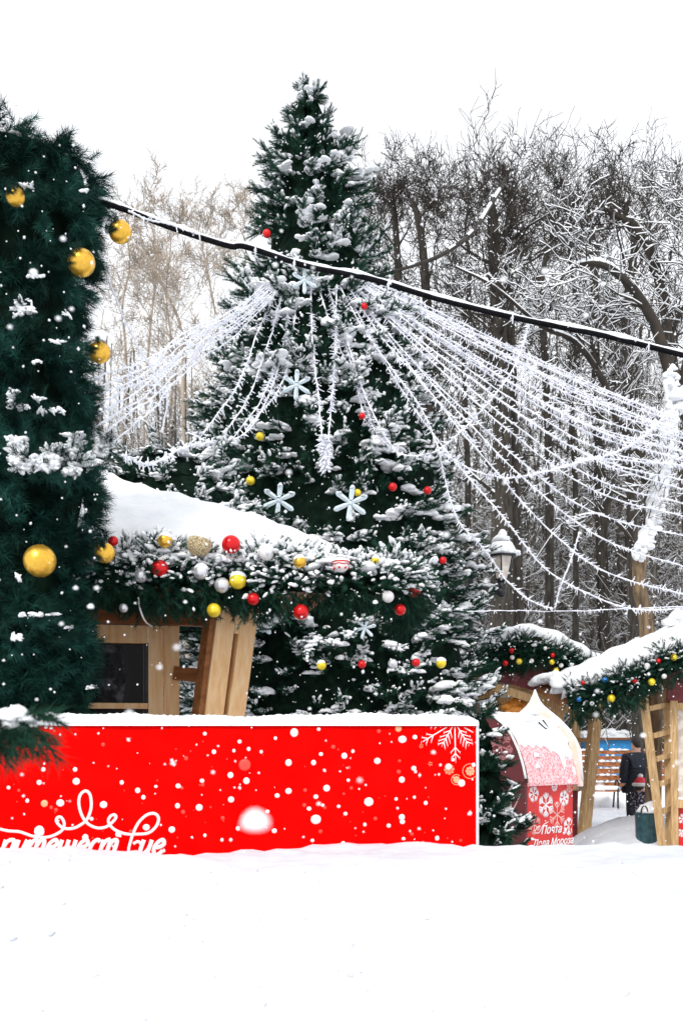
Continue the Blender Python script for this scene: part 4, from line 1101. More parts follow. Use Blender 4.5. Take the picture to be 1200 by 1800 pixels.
wb = one('window', WOODP, bs_, box((P(880, 0, DS)[0], DS + .1, P(0, 1214, DS)[2]), (P(930, 0, DS)[0], DS + .14, P(0, 1210, DS)[2])), box((P(927, 0, DS)[0], DS + .102, P(0, 1250, DS)[2]), (P(930, 0, DS)[0], DS + .138, P(0, 1214.1, DS)[2])), bevel=0)
one('pane', GLASSW, wb, box((P(880, 0, DS)[0], DS + .12, P(0, 1226, DS)[2]), (P(926.8, 0, DS)[0], DS + .126, P(0, 1214.1, DS)[2])), bevel=0)
for (a, b, c, e, w_) in ((1050, 1225, 1022, 1500, .17), (1012, 1225, 1014, 1500, .15)):
    one('post', WOODP, bs_, beam(P(a, b, DS - .1 if a > 1030 else DS + .5), np.array([P(c, e, DS)[0], DS - .1 if a > 1030 else DS + .5, 0]), w_, .14, (1.0, .35, 0)))
for yy in (1300, 1352): one('rung', WOODP, bs_, beam(P(1012, yy, DS + .3), P(1042 - (yy - 1225) * .1, yy + 2, DS + .02), .07, .05, (0, 0, 1.0)))
# goods on its counter
m = MB(); c = P(905, 1247, DS); put_blobs(m, [P(892, 1246, DS + .2), P(905, 1240, DS + .2), P(918, 1245, DS + .2), P(905, 1252, DS + .15)], [(.12, .1, .12), (.14, .1, .14), (.12, .1, .13), (.2, .1, .1)])
V, Fa = tube([P(905, 1256, DS + .2) + np.array([0, 0, -1.2]), P(905, 1252, DS + .2)], [.05, .16], 10); m.add(V, Fa, smooth=True)
tag(m.build('fruit_stand', ORANGE, None, origin=P(905, 1256, DS)), 'bright orange goods heaped inside the far stall opening', 'goods')
g2 = empty('eave_garland', P(950, 1150, DS), 'dark fir garland with tiny baubles under the arched snowy roof of the far stall', 'garland')
garland(g2, [P(835, 1172, DS - .1), P(870, 1152, DS - .12), P(905, 1142, DS - .12), P(940, 1144, DS - .12), P(985, 1160, DS - .12), P(1025, 1176, DS - .12), P(1056, 1190, DS - .12)], .20, 700, .15, .12, .7, (.02, .04), pil_n=6)
GR = 'tiny baubles on the far stall garland'
for px, py, dia, kd, lab in ((899,1144,10,'red','tiny red bauble highest at the left of the far garland'),(888,1166,10,'red','tiny red bauble low at the left end of the far garland'),(912,1163,11,'yellow','tiny yellow bauble below the red and white ones, far garland'),
        (900,1156,8,'white','tiny white bauble between two red ones, far garland'),(934,1162,8,'white','tiny white bauble right of the leftmost yellow, far garland'),(958,1140,7,'white','tiny white bauble right under the snow at the crest of the far garland'),
        (971,1152,9,'red','tiny red bauble above a yellow one, middle of the far garland'),(970,1164,10,'yellow','tiny yellow bauble just under the middle red one, far garland'),(977,1179,10,'yellow','tiny yellow bauble lowest in the middle of the far garland'),
        (986,1170,8,'white','tiny white bauble right of the two middle yellows, far garland'),(1003,1169,9,'silver','tiny silver bauble between white and yellow, far garland'),(1015,1178,10,'yellow','tiny yellow bauble low near the right end, far garland'),
        (1028,1172,8,'yellow','tiny yellow bauble at the right end of the far garland'),(991,1156,8,'silver','tiny silver bauble under the roof edge right of the middle red, far garland')):
    bauble(px, py, dia, DS - .36, kd, lab, GR, False, False)

DF = 15.0
fs = empty('market_stall', (P(1190, 0, DF)[0], DF, 0), 'stall at the right edge with snowy eave, ladder braced slanted posts and red panel', 'stall')
ev = spline([P(985, 1212, DF), P(1030, 1196, DF - .1), P(1080, 1176, DF - .2), P(1130, 1152, DF - .3), P(1190, 1128, DF - .4), P(1270, 1095, DF - .5)], 8)
m = MB(); rows = []
for j, (yy, hz_) in enumerate(((0, -.10), (-.12, -.02), (-.12, .10), (.02, .19), (.5, .28), (1.8, .32))): rows.append(ev + np.array([0, yy, hz_ - .06]) + np.stack([np.zeros(len(ev)), np.zeros(len(ev)), .016 * np.sin(np.arange(len(ev)) * .9 + j)], 1))
V = np.stack(rows, 1).reshape(-1, 3); nn = len(rows); i = (np.arange(len(ev) - 1)[:, None] * nn + np.arange(nn - 1)[None]).ravel()
m.add(V, np.concatenate([np.stack([i, i + nn, i + nn + 1], 1), np.stack([i, i + nn + 1, i + 1], 1)]), smooth=True)
m2 = MB()
for k in range(len(ev) - 1):
    a, b = ev[k] + [0, .05, -.16], ev[k + 1] + [0, .05, -.16]; dpt = np.array([0, 1.75, .3]); dn = np.array([0, 0, -.08])
    m2.add(np.array([a, b, b + dpt, a + dpt, a + dn, b + dn, b + dpt + dn, a + dpt + dn]), BOXF[:, ::-1])
rfo = m2.build('roof', WOODD, fs); 
put_blobs(m, [ev[0] + np.array([a_, b_, c_]) for a_, b_, c_ in ((.03, 0, 0), (-.03, -.05, .04), (.08, -.08, .06), (.0, .1, .08), (.2, -.1, .1), (.1, .3, .12), (-.02, .05, -.03))], [(.13, .13, .10)] * 7)
put_blobs(m, [ev[0] + np.array([R.uniform(-.03, .05), y_, .06 + .14 * min(1, y_ / .4)]) for y_ in np.linspace(0, 1.8, 16)], [(.13, .14, .11)] * 16)
m.build('roof_snow', SNOW, rfo)
def gpost(px0, py0, px1, D, w, dd=.11, turn=-.4): 
    return beam(P(px0, py0, D), np.array([P(px1, 0, D)[0], D, 0]), w, dd, (1.0, turn, 0))
one('slanted_post', WOODP, fs, gpost(1128, 1205, 1166, DF - .2, .10, .09, -.75))
one('corner_post', WOODP, fs, gpost(1170, 1190, 1176, DF + .15, .09))
one('corner_post', WOODP, fs, gpost(1184, 1232, 1186, DF - .05, .10))
for yy, xa, xb in ((1243, 1140, 1176), (1291, 1147, 1178), (1332, 1153, 1178), (1376, 1158, 1180), (1424, 1164, 1180)):
    one('rung', WOODP, fs, beam(P(xa, yy + 3, DF - .12), P(xb, yy - 5, DF + .1), .075, .05, (0, 0, 1.0)))
one('header', WOODP, fs, box((P(1175, 0, DF)[0], DF - .02, P(0, 1248, DF)[2]), (P(1330, 0, DF)[0], DF + .04, P(0, 1236, DF)[2])))
one('fascia', FASCIA, fs, box((P(1172, 0, DF)[0], DF + .0, P(0, 1235.8, DF)[2]), (P(1330, 0, DF)[0], DF + .03, P(0, 1180, DF)[2])))
one('pane', GLASSW, fs, box((P(1189, 0, DF)[0], DF + .03, P(0, 1402, DF)[2]), (P(1330, 0, DF)[0], DF + .04, P(0, 1248.2, DF)[2])), bevel=0)
one('sill', WOODP, fs, box((P(1183, 0, DF)[0], DF - .12, P(0, 1420, DF)[2]), (P(1330, 0, DF)[0], DF + .04, P(0, 1406, DF)[2])))
rp_ = one('counter_panel', BOXRED, fs, box((P(1189, 0, DF)[0], DF - .0, .0), (P(1330, 0, DF)[0], DF + .03, P(0, 1420.2, DF)[2])))
m = MB()
for cx, cy, rr in ((1200, 1440, 9), (1196, 1465, 7), (1222, 1460, 12)): flake(m, lambda mb, pts, w, mi, cx=cx, cy=cy: stroke(mb, [(cx + a, cy + b) for a, b in pts], w, DF - .003, 3, mi), rr, 1.4, 6, .2, .9)
m.build('printed_snowflake', PRINT, rp_)
g3 = empty('eave_garland', P(1090, 1200, DF), 'dark fir garland with coloured baubles under the snowy eave at right edge', 'garland')
garland(g3, [P(1000, 1232, DF - .05), P(1035, 1224, DF - .15), P(1075, 1212, DF - .25), P(1110, 1198, DF - .33), P(1150, 1178, DF - .4), P(1195, 1160, DF - .45), P(1260, 1130, DF - .5)], .22, 900, .15, .16, .55, (.02, .045), pil_n=7)
GF = 'baubles on the right edge stall garland'
for px, py, dia, kd, lab in ((1063,1196,11,'blue','blue bauble near the top of the right edge garland'),(1017,1230,9,'blue','blue bauble low at the tip of the right edge garland'),
        (1074,1228,14,'yellow','yellow bauble hanging low in the middle of the right edge garland'),(1024,1201,8,'red','red bauble by the snow at the tip of the right edge garland'),
        (1115,1197,9,'red','red bauble just above the slanted post of the right edge stall'),(1145,1199,13,'yellow','yellow bauble right of the slanted post top'),
        (1157,1162,9,'red','red bauble high near the snow, right edge garland'),(1184,1156,12,'yellow','yellow bauble furthest up the right edge garland'),
        (1109,1208,8,'silver','silver bauble touching the red one above the slanted post'),(1137,1171,11,'white','white bauble midway up under the snow, right edge garland'),
        (1167,1189,9,'white','white bauble low between two yellow ones, right edge garland'),(1040,1237,8,'white','white bauble at the bottom fringe between blue and yellow')):
    bauble(px, py, dia, np.interp(px, [1000, 1200], [DF - .32, DF - .72]), kd, lab, GF, False, False)

# ------------------------------------------------------------------ lantern on its post
DL = 15.6
lx = P(882, 0, DL)[0]
lp = empty('street_lamp', (P(826, 0, DL)[0], DL, 0), 'old style lantern with snowy cap on an iron arm beside the tree', 'street lamp')
L_ = lambda px, py: P(px, py, DL)
m = MB(); m.add(*tube([(P(826, 0, DL)[0], DL, 0), (P(826, 0, DL)[0], DL, .8), (P(826, 0, DL)[0], DL, L_(0, 1010)[2])], [.09, .055, .05], 12), smooth=True); m.build('post', METALD, lp)
m = MB(); m.add(*tube([L_(824, 1033), L_(850, 1034), L_(876, 1040)], .03, 8), smooth=True); m.add(*tube(spline([L_(826, 1060), L_(845, 1050), L_(862, 1046), L_(880, 1044)], 6), .016, 8), smooth=True)
m.add(ICO2[0] * .085 + L_(880, 1041), ICO2[1], smooth=True); m.add(*tube([L_(882, 1050), L_(882, 1018)], [.05, .08], 10), smooth=True); arm = m.build('arm', METALD, lp)
m = MB(); put_blobs(m, [L_(x_, 1030) for x_ in (832, 843, 855, 866)], [(.09, .035, .03)] * 4); m.build('snow', SNOW, arm)
def prism(r0, z0, r1, z1, n=6, cx=lx): 
    th = np.arange(n) / n * 2 * PI + .3
    V = np.vstack([np.stack([cx + r0 * np.cos(th), DL + r0 * np.sin(th), np.full(n, z0)], 1), np.stack([cx + r1 * np.cos(th), DL + r1 * np.sin(th), np.full(n, z1)], 1), [[cx, DL, z0]], [[cx, DL, z1]]])
    Fa = []
    for k in range(n): k2 = (k + 1) % n; Fa += [(k, k2, n + k2), (k, n + k2, n + k), (2 * n, k2, k), (2 * n + 1, n + k, n + k2)]
    return V, np.array(Fa), th
zA, zB_, zC, zD, zE = [L_(0, y)[2] for y in (1018, 980, 974, 956, 940)]
m = MB(); V, Fa, th = prism(.10, zA, .185, zB_); m.add(V, Fa); m.build('glass', GLASSW, lp)
m = MB()
for a in th: m.add(*tube([(lx + .10 * math.cos(a), DL + .10 * math.sin(a), zA), (lx + .187 * math.cos(a), DL + .187 * math.sin(a), zB_)], .011, 6))
m.add(*prism(.11, zA - .03, .115, zA - .001)[:2]); m.add(*prism(.24, zB_ + .001, .245, zB_ + .03)[:2]); m.add(*prism(.23, zB_ + .031, .13, zD)[:2]); m.add(*prism(.13, zD + .001, .10, zE - .05)[:2]); m.add(*prism(.06, zE - .049, .015, zE + .06)[:2])
cap_ = m.build('lantern_frame', METALD, lp)
m = MB(); m.add(*prism(.255, zB_ + .034, .15, zD + .02, 12)[:2], smooth=True); put_blobs(m, [(lx, DL, zD + .05), (lx, DL, zE)], [(.14, .14, .07), (.07, .07, .08)]); 
put_blobs(m, [(lx + .235 * math.cos(a), DL + .235 * math.sin(a), zB_ + .05) for a in np.arange(12) / 12 * 6.28], [(.07, .05, .04)] * 12); m.build('snow', SNOW, cap_)

# ------------------------------------------------------------------ bare trees
class Bare:
    def __init__(s, seed, mn=.0065): s.mn = mn; s.g = np.random.default_rng(seed); s.s = []   # (p0, p1, r0, r1, level)

    def limb(s, pts, r0, r1, lv, kids=0, klen=1.0, kr=.35, t0=.25, maxlv=4, up=.25, wob=.0):
        q = spline(pts, 5); n = len(q); rr = np.linspace(r0, r1, n)
        for i in range(n - 1): s.s.append((q[i], q[i + 1], rr[i], rr[i + 1], lv))
        for _ in range(kids):
            t = s.g.uniform(t0, .97); i = min(n - 2, int(t * (n - 1))); d = q[i + 1] - q[i]; d = d / np.linalg.norm(d)
            side = np.cross(d, s.g.normal(size=3)); side /= np.linalg.norm(side)
            nd = d * s.g.uniform(.3, .9) + side * s.g.uniform(.6, 1.1) + np.array([0, 0, up])
            s.grow(q[i], nd / np.linalg.norm(nd), klen * (1.3 - .95 * t) * s.g.uniform(.6, 1.2), max(.006, rr[i] * kr * s.g.uniform(.7, 1.2)), lv + 1, maxlv)

    def grow(s, p, d, L, r, lv, maxlv):
        k = 5 if lv < 3 else 4; step = L / k; q = p; rr = r; g = s.g
        for i in range(k):
            d = d + g.normal(size=3) * (.13 if lv < 3 else .17) + np.array([0, 0, .055]); d /= np.linalg.norm(d)
            n = q + d * step; r2 = max(s.mn, rr * .80)
            s.s.append((q, n, rr, r2, lv)); q, rr = n, r2
            if lv < maxlv:
                for _ in range(2 if (lv >= 2 or i > 1) else 1):
                    if g.uniform() < .62:
                        side = np.cross(d, g.normal(size=3)); side /= np.linalg.norm(side)
                        nd = d * g.uniform(.4, .9) + side * g.uniform(.5, 1.0) + np.array([0, 0, .12]); nd /= np.linalg.norm(nd)
                        s.grow(q, nd, L * g.uniform(.42, .68), max(s.mn, rr * g.uniform(.5, .7)), lv + 1, maxlv)

    def build(s, root, bark, twig, snow=.75, minsnow=.006):
        p0 = np.array([x[0] for x in s.s]); p1 = np.array([x[1] for x in s.s]); r0 = np.array([x[2] for x in s.s]); r1 = np.array([x[3] for x in s.s]); lv = np.array([x[4] for x in s.s])
        t = lv == 0
        m = MB(); m.add(*segs(p0[t], p1[t] + (p1[t] - p0[t]) * .03, r0[t], r1[t], 9), smooth=True); m.build('trunk', bark, root)
        m = MB(); q = (~t) & (r0 > .02); 
        if q.any(): m.add(*segs(p0[q], p1[q] + (p1[q] - p0[q]) * .04, r0[q], r1[q], 6), smooth=True)
        q = (~t) & (r0 <= .02); 
        if q.any(): m.add(*segs(p0[q], p1[q], r0[q], r1[q], 3))
        if m.n: m.build('crown', twig, root)
        d = p1 - p0; sl = np.abs(d[:, 2]) / np.linalg.norm(d, axis=1)
        q = (sl < .86) & (r0 > minsnow * .7) & (s.g.uniform(0, 1, len(sl)) < snow)
        if q.any():
            k = (1.15 - .5 * sl[q]); rs0 = np.maximum(r0[q] * .9, .010) * k; rs1 = np.maximum(r1[q] * .9, .009) * k
            off = np.zeros((q.sum(), 3)); off[:, 2] = 1
            perp = off - (d[q] * (d[q][:, 2] / (np.linalg.norm(d[q], axis=1) ** 2 + 1e-9))[:, None])
            m = MB(); m.add(*segs(p0[q] + perp * (r0[q] * .75 + .004)[:, None], p1[q] + perp * (r1[q] * .75 + .004)[:, None], rs0, rs1, 5), smooth=True); m.build('snow', SNOW, root)


GTREE = 'bare trees behind the stalls'
def bare_tree(path, D, r0, r1, label, seed, kids=22, klen=2.4, bark=BARK, twig=TWIG, snow=.55, maxlv=4, t0=.3, extra=None):
    if seed != 34: path = [(a, b if b > 420 else 420 - (420 - b) * .4) for a, b in path]
    pts = [P(a, b, D) for a, b in path]; base = np.array([pts[0][0] - (pts[1][0] - pts[0][0]) * .05, D, 0])
    root = empty('bare_tree', base, label, 'tree', GTREE); b = Bare(seed, .0058 if D < 30 else .007)
    b.limb([base - [0, 0, .1]] + pts, r0, r1, 0, kids, klen, .32, t0, maxlv)
    if extra: extra(b)
    b.build(root, bark, twig, snow, .013)


def ex3(b):
    b.limb([P(893, 300, 23.9), P(885, 322, 22), P(862, 360, 19), P(830, 408, 17), P(775, 448, 15.5), P(715, 470, 14.5), P(655, 488, 13.9)], .055, .022, 1, 5, .8, .3, .2, 3)
    b.limb([P(655, 488, 13.9), P(628, 500, 13.7), P(600, 503, 13.6), P(575, 495, 13.5)], .02, .008, 2, 2, .3, .4, .3, 3)
    b.limb([P(640, 484, 13.8), P(590, 470, 13.6), P(562, 448, 13.5)], .016, .007, 2, 1, .3, .4, .3, 3)
bare_tree([(705,1250),(708,800),(700,500),(694,330),(690,250)], 26, .16, .05, 'bare trunk close beside the upper right of the Christmas tree', 31, 15, 2.31)
bare_tree([(770,1250),(758,800),(748,500),(735,340),(722,240)], 25, .18, .055, 'second bare trunk right of the Christmas tree top, slightly leaning', 32, 15, 2.31)
bare_tree([(886,1250),(884,800),(878,600),(868,440),(866,330),(862,260)], 23, .24, .09, 'thick dark bare trunk rising behind the lantern', 33, 15, 2.73)
bare_tree([(912,1250),(902,800),(895,560),(892,430),(894,370),(902,318)], 24, .20, .035, 'bare trunk whose long dark branch reaches left over the cable to the tree', 34, 15, 2.52, extra=ex3)
bare_tree([(1064,1250),(1056,900),(1050,700),(1045,600),(1043,450),(1034,330),(1022,245)], 34, .24, .08, 'slim dark trunk in the middle of the right hand wood', 35, 15, 2.31)
bare_tree([(965,1250),(965,850),(958,640),(950,500),(972,380),(960,290)], 28, .15, .05, 'crooked bare tree between the lantern and the slim dark trunk', 36, 15, 2.52)
bare_tree([(1120,1250),(1108,800),(1100,560),(1115,430),(1100,330),(1105,255)], 27, .17, .06, 'bare tree behind the arching snowy limb', 37, 15, 2.52)
bare_tree([(1225,1250),(1200,800),(1160,500),(1120,380),(1095,330),(1060,290)], 22, .15, .06, 'dark bare tree bending in from the right edge above the arching limb', 38, 15, 2.31)
bare_tree([(820,1250),(822,850),(815,650),(826,480),(818,380),(822,300)], 30, .12, .03, 'thin bare tree left of the thick dark trunk', 39, 15, 2.52)
bare_tree([(1010,1250),(1012,900),(1004,700),(1015,560),(1000,440),(1010,340)], 31, .12, .03, 'thin far tree seen between dense light strings', 40, 15, 2.52)
bare_tree([(655,1250),(652,800),(660,560),(652,420),(660,330)], 32, .11, .02, 'thin bare tree half hidden behind the Christmas tree', 41, 15, 2.31)
# the leaning snowy tree with its arching limb
DLt = 16.0
lt_ = empty('leaning_tree', (P(1140, 0, DLt)[0], DLt, 0), 'leaning tree thick with snow, its limb arching back over the light strings', 'tree', GTREE)
b = Bare(50)
b.limb([np.array([P(1146, 0, DLt)[0], DLt, -.1]), P(1150, 1230, DLt), P(1138, 1150, DLt), P(1136, 1090, DLt), P(1124, 1030, DLt), P(1127, 965, DLt), P(1150, 905, DLt), P(1168, 820, DLt), P(1180, 730, DLt), P(1176, 650, DLt)], .13, .085, 0, 6, 1.2, .3, .4, 3)
b.limb([P(1176, 650, DLt), P(1150, 570, DLt), P(1110, 505, DLt), P(1062, 466, DLt), P(1012, 468, DLt), P(980, 500, DLt - .1), P(966, 545, DLt - .2)], .095, .018, 1, 14, 1.3, .3, .1, 4)
b.limb([P(1150, 905, DLt), P(1122, 800, DLt), P(1082, 730, DLt), P(1060, 670, DLt), P(1012, 602, DLt), P(950, 572, DLt), P(870, 505, DLt), P(800, 468, DLt)], .075, .015, 1, 12, 1.2, .3, .15, 4)
b.limb([P(1128, 985, DLt), P(1090, 925, DLt - .1), P(1040, 905, DLt - .2), P(985, 925, DLt - .3), P(940, 985, DLt - .3)], .035, .012, 1, 7, .6, .4, .15, 3)
b.limb([P(1180, 730, DLt), P(1205, 640, DLt), P(1225, 520, DLt), P(1215, 400, DLt), P(1225, 300, DLt)], .08, .02, 1, 12, 1.6, .3, .2, 4)
b.build(lt_, BARKB, TWIG, .95)
m = MB(); tp = spline([P(1116, 985, DLt - .12), P(1140, 925, DLt - .12), P(1160, 850, DLt - .12), P(1172, 780, DLt - .12), P(1178, 720, DLt - .1), P(1174, 655, DLt - .08)], 12)
nn_ = len(tp); tv, tf = tube(tp, (.03 + .11 * np.sin(np.linspace(0, PI, nn_)) ** .5 + .02 * np.sin(np.linspace(0, 21, nn_))) + R.uniform(-.012, .012, nn_), 14); tv += waves(tv, 8, .010, 9)[:, None] + R.normal(size=tv.shape) * .008
m.add(tv, tf, smooth=True)
put_blobs(m, [q + np.array([R.uniform(-.05, .12), -.05 + R.uniform(-.05, .03), R.uniform(-.05, .05)]) for q in tp for _ in (0, 1)], [(R.uniform(.03, .09), R.uniform(.03, .08), R.uniform(.04, .10)) for q in tp for _ in (0, 1)])
put_blobs(m, [P(1178, 1098, DLt - .4), P(1190, 1085, DLt - .4), P(1200, 1092, DLt - .4), P(1205, 720, DLt - .2), P(1192, 700, DLt - .2), P(1215, 690, DLt - .2)], [(.14, .12, .10), (.14, .12, .14), (.16, .12, .12), (.18, .15, .18), (.15, .15, .15), (.2, .15, .2)])
m.build('snow_pads', SNOW, lt_)
# left background
bare_tree([(330,1200),(322,700),(318,580),(290,510),(258,452),(232,425)], 27, .06, .02, 'bent bare tree left of the Christmas tree, seen under the cable', 61, 9, 2.10, TWIGB, TWIGB, .3)
bare_tree([(250,1200),(252,800),(262,600),(275,470),(268,380),(255,330)], 36, .06, .02, 'pale thin bare tree just right of the pillar', 62, 9, 2.73, TWIGB, TWIGB, .3)
bare_tree([(400,1200),(398,800),(385,600),(365,480),(350,400),(352,345)], 38, .06, .02, 'pale bare tree half behind the left light string fan', 63, 9, 2.73, TWIGB, TWIGB, .3)
bare_tree([(430,1200),(440,800),(425,560),(432,440),(422,370)], 34, .06, .02, 'pale bare tree against the left edge of the Christmas tree', 64, 9, 2.52, TWIGB, TWIGB, .3)

bare_tree([(300,1200),(296,800),(305,640),(292,520),(300,430),(296,380)], 41, .06, .02, 'thin pale bare tree midway between the pillar and the Christmas tree', 65, 12, 2.8, TWIGB, TWIGB, .3)
bare_tree([(208,1200),(214,800),(222,640),(215,540),(228,470),(224,420)], 30, .05, .02, 'small pale bare tree close to the pillar edge', 66, 10, 2.2, TWIGB, TWIGB, .3)
# far wood: one mass of trunks and twigs
fw = Bare(77)
for k in range(240):
    D = fw.g.uniform(34, 62); px = fw.g.uniform(-150, 1400)
    topy = fw.g.uniform(520, 740) if px > 520 else fw.g.uniform(590, 740)
    b0 = P(px, 1250, D); b0[2] = -.1; t1 = P(px + fw.g.uniform(-30, 30), topy, D)
    md = (b0 + t1) / 2 + fw.g.normal(size=3) * [.6, .3, 0]
    r = fw.g.uniform(.05, .12) * fw.g.uniform(.7, 1.9)
    fw.limb([b0, md, t1], r, .03, 0, 20 if px > 520 else 22, 2.8, .3, .15, 2 if D > 45 else 3)
for k in range(900):
    D = fw.g.uniform(30, 55); px = fw.g.uniform(-150, 1400); b0 = P(px, 1300, D); b0[2] = 0
    fw.grow(b0, np.array([fw.g.uniform(-.35, .35), fw.g.uniform(-.3, .3), 1.0]), fw.g.uniform(2, 6.5), .03, 2, 3)
fr = empty('far_wood', (0, 45, 0)); tag(fr, 'dense grey brown wood of bare trunks filling the distance', 'wood', kind='stuff')
fw.build(fr, mat('far_bark', (.048, .042, .034), (.15, .128, .102), .7, .9), mat('far_twigs', (.045, .038, .030), (.14, .115, .088), .4, .9), .6, .009)
for ch in fr.children: ch['kind'] = 'stuff'
# dark evergreens further back in the wood
eg = MB()
for k in range(230):
    D = R.uniform(56, 74); px = R.uniform(-100, 1350); h = R.uniform(9, 19.5) if px > 500 else R.uniform(4, 8); c = P(px, 0, D); c[2] = 0
    n = 520; z = h * R.uniform(.02, 1, n); a = R.uniform(0, 6.28, n); r = (h - z) * .17 * R.uniform(.4, 1.1, n)
    p = np.stack([c[0] + r * np.cos(a) * .6, c[1] + r * np.sin(a) * .6, z], 1); d = np.stack([np.cos(a), np.sin(a), R.uniform(-.6, .1, n)], 1)
    V, Fa = LUMPS[k % 4]
    tri = np.array([[0, -.5, 0], [0, .5, 0], [1.3, 0, -.2], [.2, 0, .3]]); tf = np.array([(0, 1, 2), (0, 2, 3), (1, 3, 2)])
    eg.add(*inst(tri, tf, basis(d), p, R.uniform(.35, .8, n)))
tag(eg.build('far_evergreens', mat('far_evergreen_needles', (.020, .023, .018), (.055, .053, .041), .8, .9)), 'dark belt of evergreens deep in the wood', 'wood', kind='stuff')

# ------------------------------------------------------------------ bench, fence, blue hut, bin
D = 26.0
bh = empty('park_bench', (P(1060, 0, D)[0], D, 0), 'low bench with snow on its seat in front of the board fence', 'bench')
xa, xb = P(1030, 0, D)[0], P(1086, 0, D)[0]
one('seat', PLANK, bh, *[box((xa, D - .2 + .13 * k, .42), (xb, D - .09 + .13 * k, .46)) for k in range(3)])
m = MB(); m.add(*box((xa, D - .21, .462), (xb, D + .2, .56))); m.build('snow', SNOW, bh, bevel=.04)
for q in (xb - .06, xa + .1):
    m = MB(); m.add(*tube(spline([(q, D - .22, 0), (q, D - .2, .3), (q, D - .22, .44), (q + .05, D - .1, .62), (q + .05, D + .2, .66), (q, D + .25, 0)], 6), .025, 8), smooth=True); m.build('leg', METALD, bh)
D = 27.5
fe = empty('board_fence', (P(1080, 0, D)[0], D, 0), 'orange brown fence of horizontal boards with lines of snow', 'fence')
xa, xb = P(1020, 0, D)[0], P(1250, 0, D)[0]
zs = [P(0, y, D)[2] for y in (1318, 1328, 1338, 1350, 1362, 1374, 1386, 1400, 1415)]
for k in range(8):
    one('board', PLANK, fe, box((xa, D, zs[k + 1] + .03), (xb, D + .05 + .01 * (k % 2), zs[k] - .02)))
m = MB()
for k in range(6):
    for q in np.arange(xa, xb, .16): 
        if R.uniform() < .85: put_blobs(m, [(q + .08, D + .01, zs[k] - .015)], [(.12, .05, R.uniform(.025, .06))], LUMPS, 0)
put_blobs(m, [(q, D - .5, .0) for q in np.arange(xa, xb, .3)], [(.5, .5, R.uniform(.25, .48)) for q in np.arange(xa, xb, .3)], BLOBS, 0)
m.build('snow', SNOW, fe)
for q in (xa + .1, (xa + xb) / 2, xb - .1): one('post', PLANK, fe, box((q - .05, D + .065, 0), (q + .05, D + .16, zs[0] + .02)))
D = 32.0
hb = empty('blue_hut', (P(1085, 0, D)[0], D + 1, 0), 'bright blue hut with white snowy roof behind the board fence', 'hut')
xa, xb = P(1030, 0, D)[0], P(1112, 0, D)[0]; zt_ = P(0, 1301, D)[2]
one('wall', BLUE, hb, box((xa, D, 0), (xb, D + 1.8, zt_)))
one('roof', WOODD, hb, box((xa - .1, D - .15, zt_ + .001), (xb + .1, D + 1.95, zt_ + .07)))
m = MB(); m.add(*box((xa - .12, D - .17, zt_ + .071), (xb + .12, D + 1.97, zt_ + .22))); put_blobs(m, [(q, D, zt_ + .2) for q in np.arange(xa, xb, .2)], [(.2, .2, R.uniform(.06, .16)) for q in np.arange(xa, xb, .2)]); m.build('snow', SNOW, hb)
one('window', PRINT, hb, box((P(1034, 0, D)[0], D - .03, P(0, 1318, D)[2]), (P(1046, 0, D)[0], D - .001, P(0, 1303, D)[2])), bevel=0)
D = 15.5
bi = empty('litter_bin', (P(1137, 0, D)[0], D, 0), 'dark teal ribbed litter bin heaped with snow behind the slanted post', 'bin')
cx = P(1137, 0, D)[0]; zt_ = P(0, 1430, D)[2]
m = MB(); N = 32
def ring(r, z): return [(cx + r * (1 + .035 * (k % 2)) * math.cos(2 * PI * k / N), D + r * (1 + .035 * (k % 2)) * math.sin(2 * PI * k / N), z) for k in range(N)]
V = np.array(ring(.155, 0.0) + ring(.175, zt_) + ring(.15, zt_) + ring(.14, zt_ - .1)); Fa = []
for j in range(3):
    for k in range(N): k2 = (k + 1) % N; Fa += [(j * N + k, j * N + k2, (j + 1) * N + k2), (j * N + k, (j + 1) * N + k2, (j + 1) * N + k)]
m.add(V, np.array(Fa)); m.build('body', TEAL, bi)
m = MB(); m.add(*tube([(cx + .178 * math.cos(a), D + .178 * math.sin(a), zt_) for a in np.linspace(0, 6.28, 25)], .014, 6, cap=False), smooth=True); m.build('rim', TEAL, bi)
m = MB(); m.add(*tube([(cx - .09 + .05 * math.cos(a), D - .16, zt_ + .02 + .10 * math.sin(a)) for a in np.linspace(0, PI, 10)], .010, 6), smooth=True); m.build('handle', METALD, bi)
m = MB(); put_blobs(m, [(cx, D, zt_ + .0), (cx + .05, D, zt_ + .07)], [(.17, .17, .12), (.11, .11, .10)]); m.build('snow', SNOW, bi)

rg = MB(); xm, ym = P(1122, 0, 16.6)[0], 16.6
rg.add(*sheet(xm - 1.4, xm + 1.6, ym - 1.6, ym + .8, 70, 50, lambda X, Y: .50 * np.clip(1 - ((X - xm - .15) / np.where(X < xm + .15, 1.25, 1.3)) ** 2, 0, 1) ** .8 * np.clip(1 - ((Y - ym) / np.where(Y < ym, 1.5, .7)) ** 2, 0, 1) + rough2(X, Y, 15, .012, 8) - .03), smooth=True)
tag(rg.build('snow_heap', SNOWG), 'low heap of cleared snow behind the litter bin', 'snow heap', kind='structure')

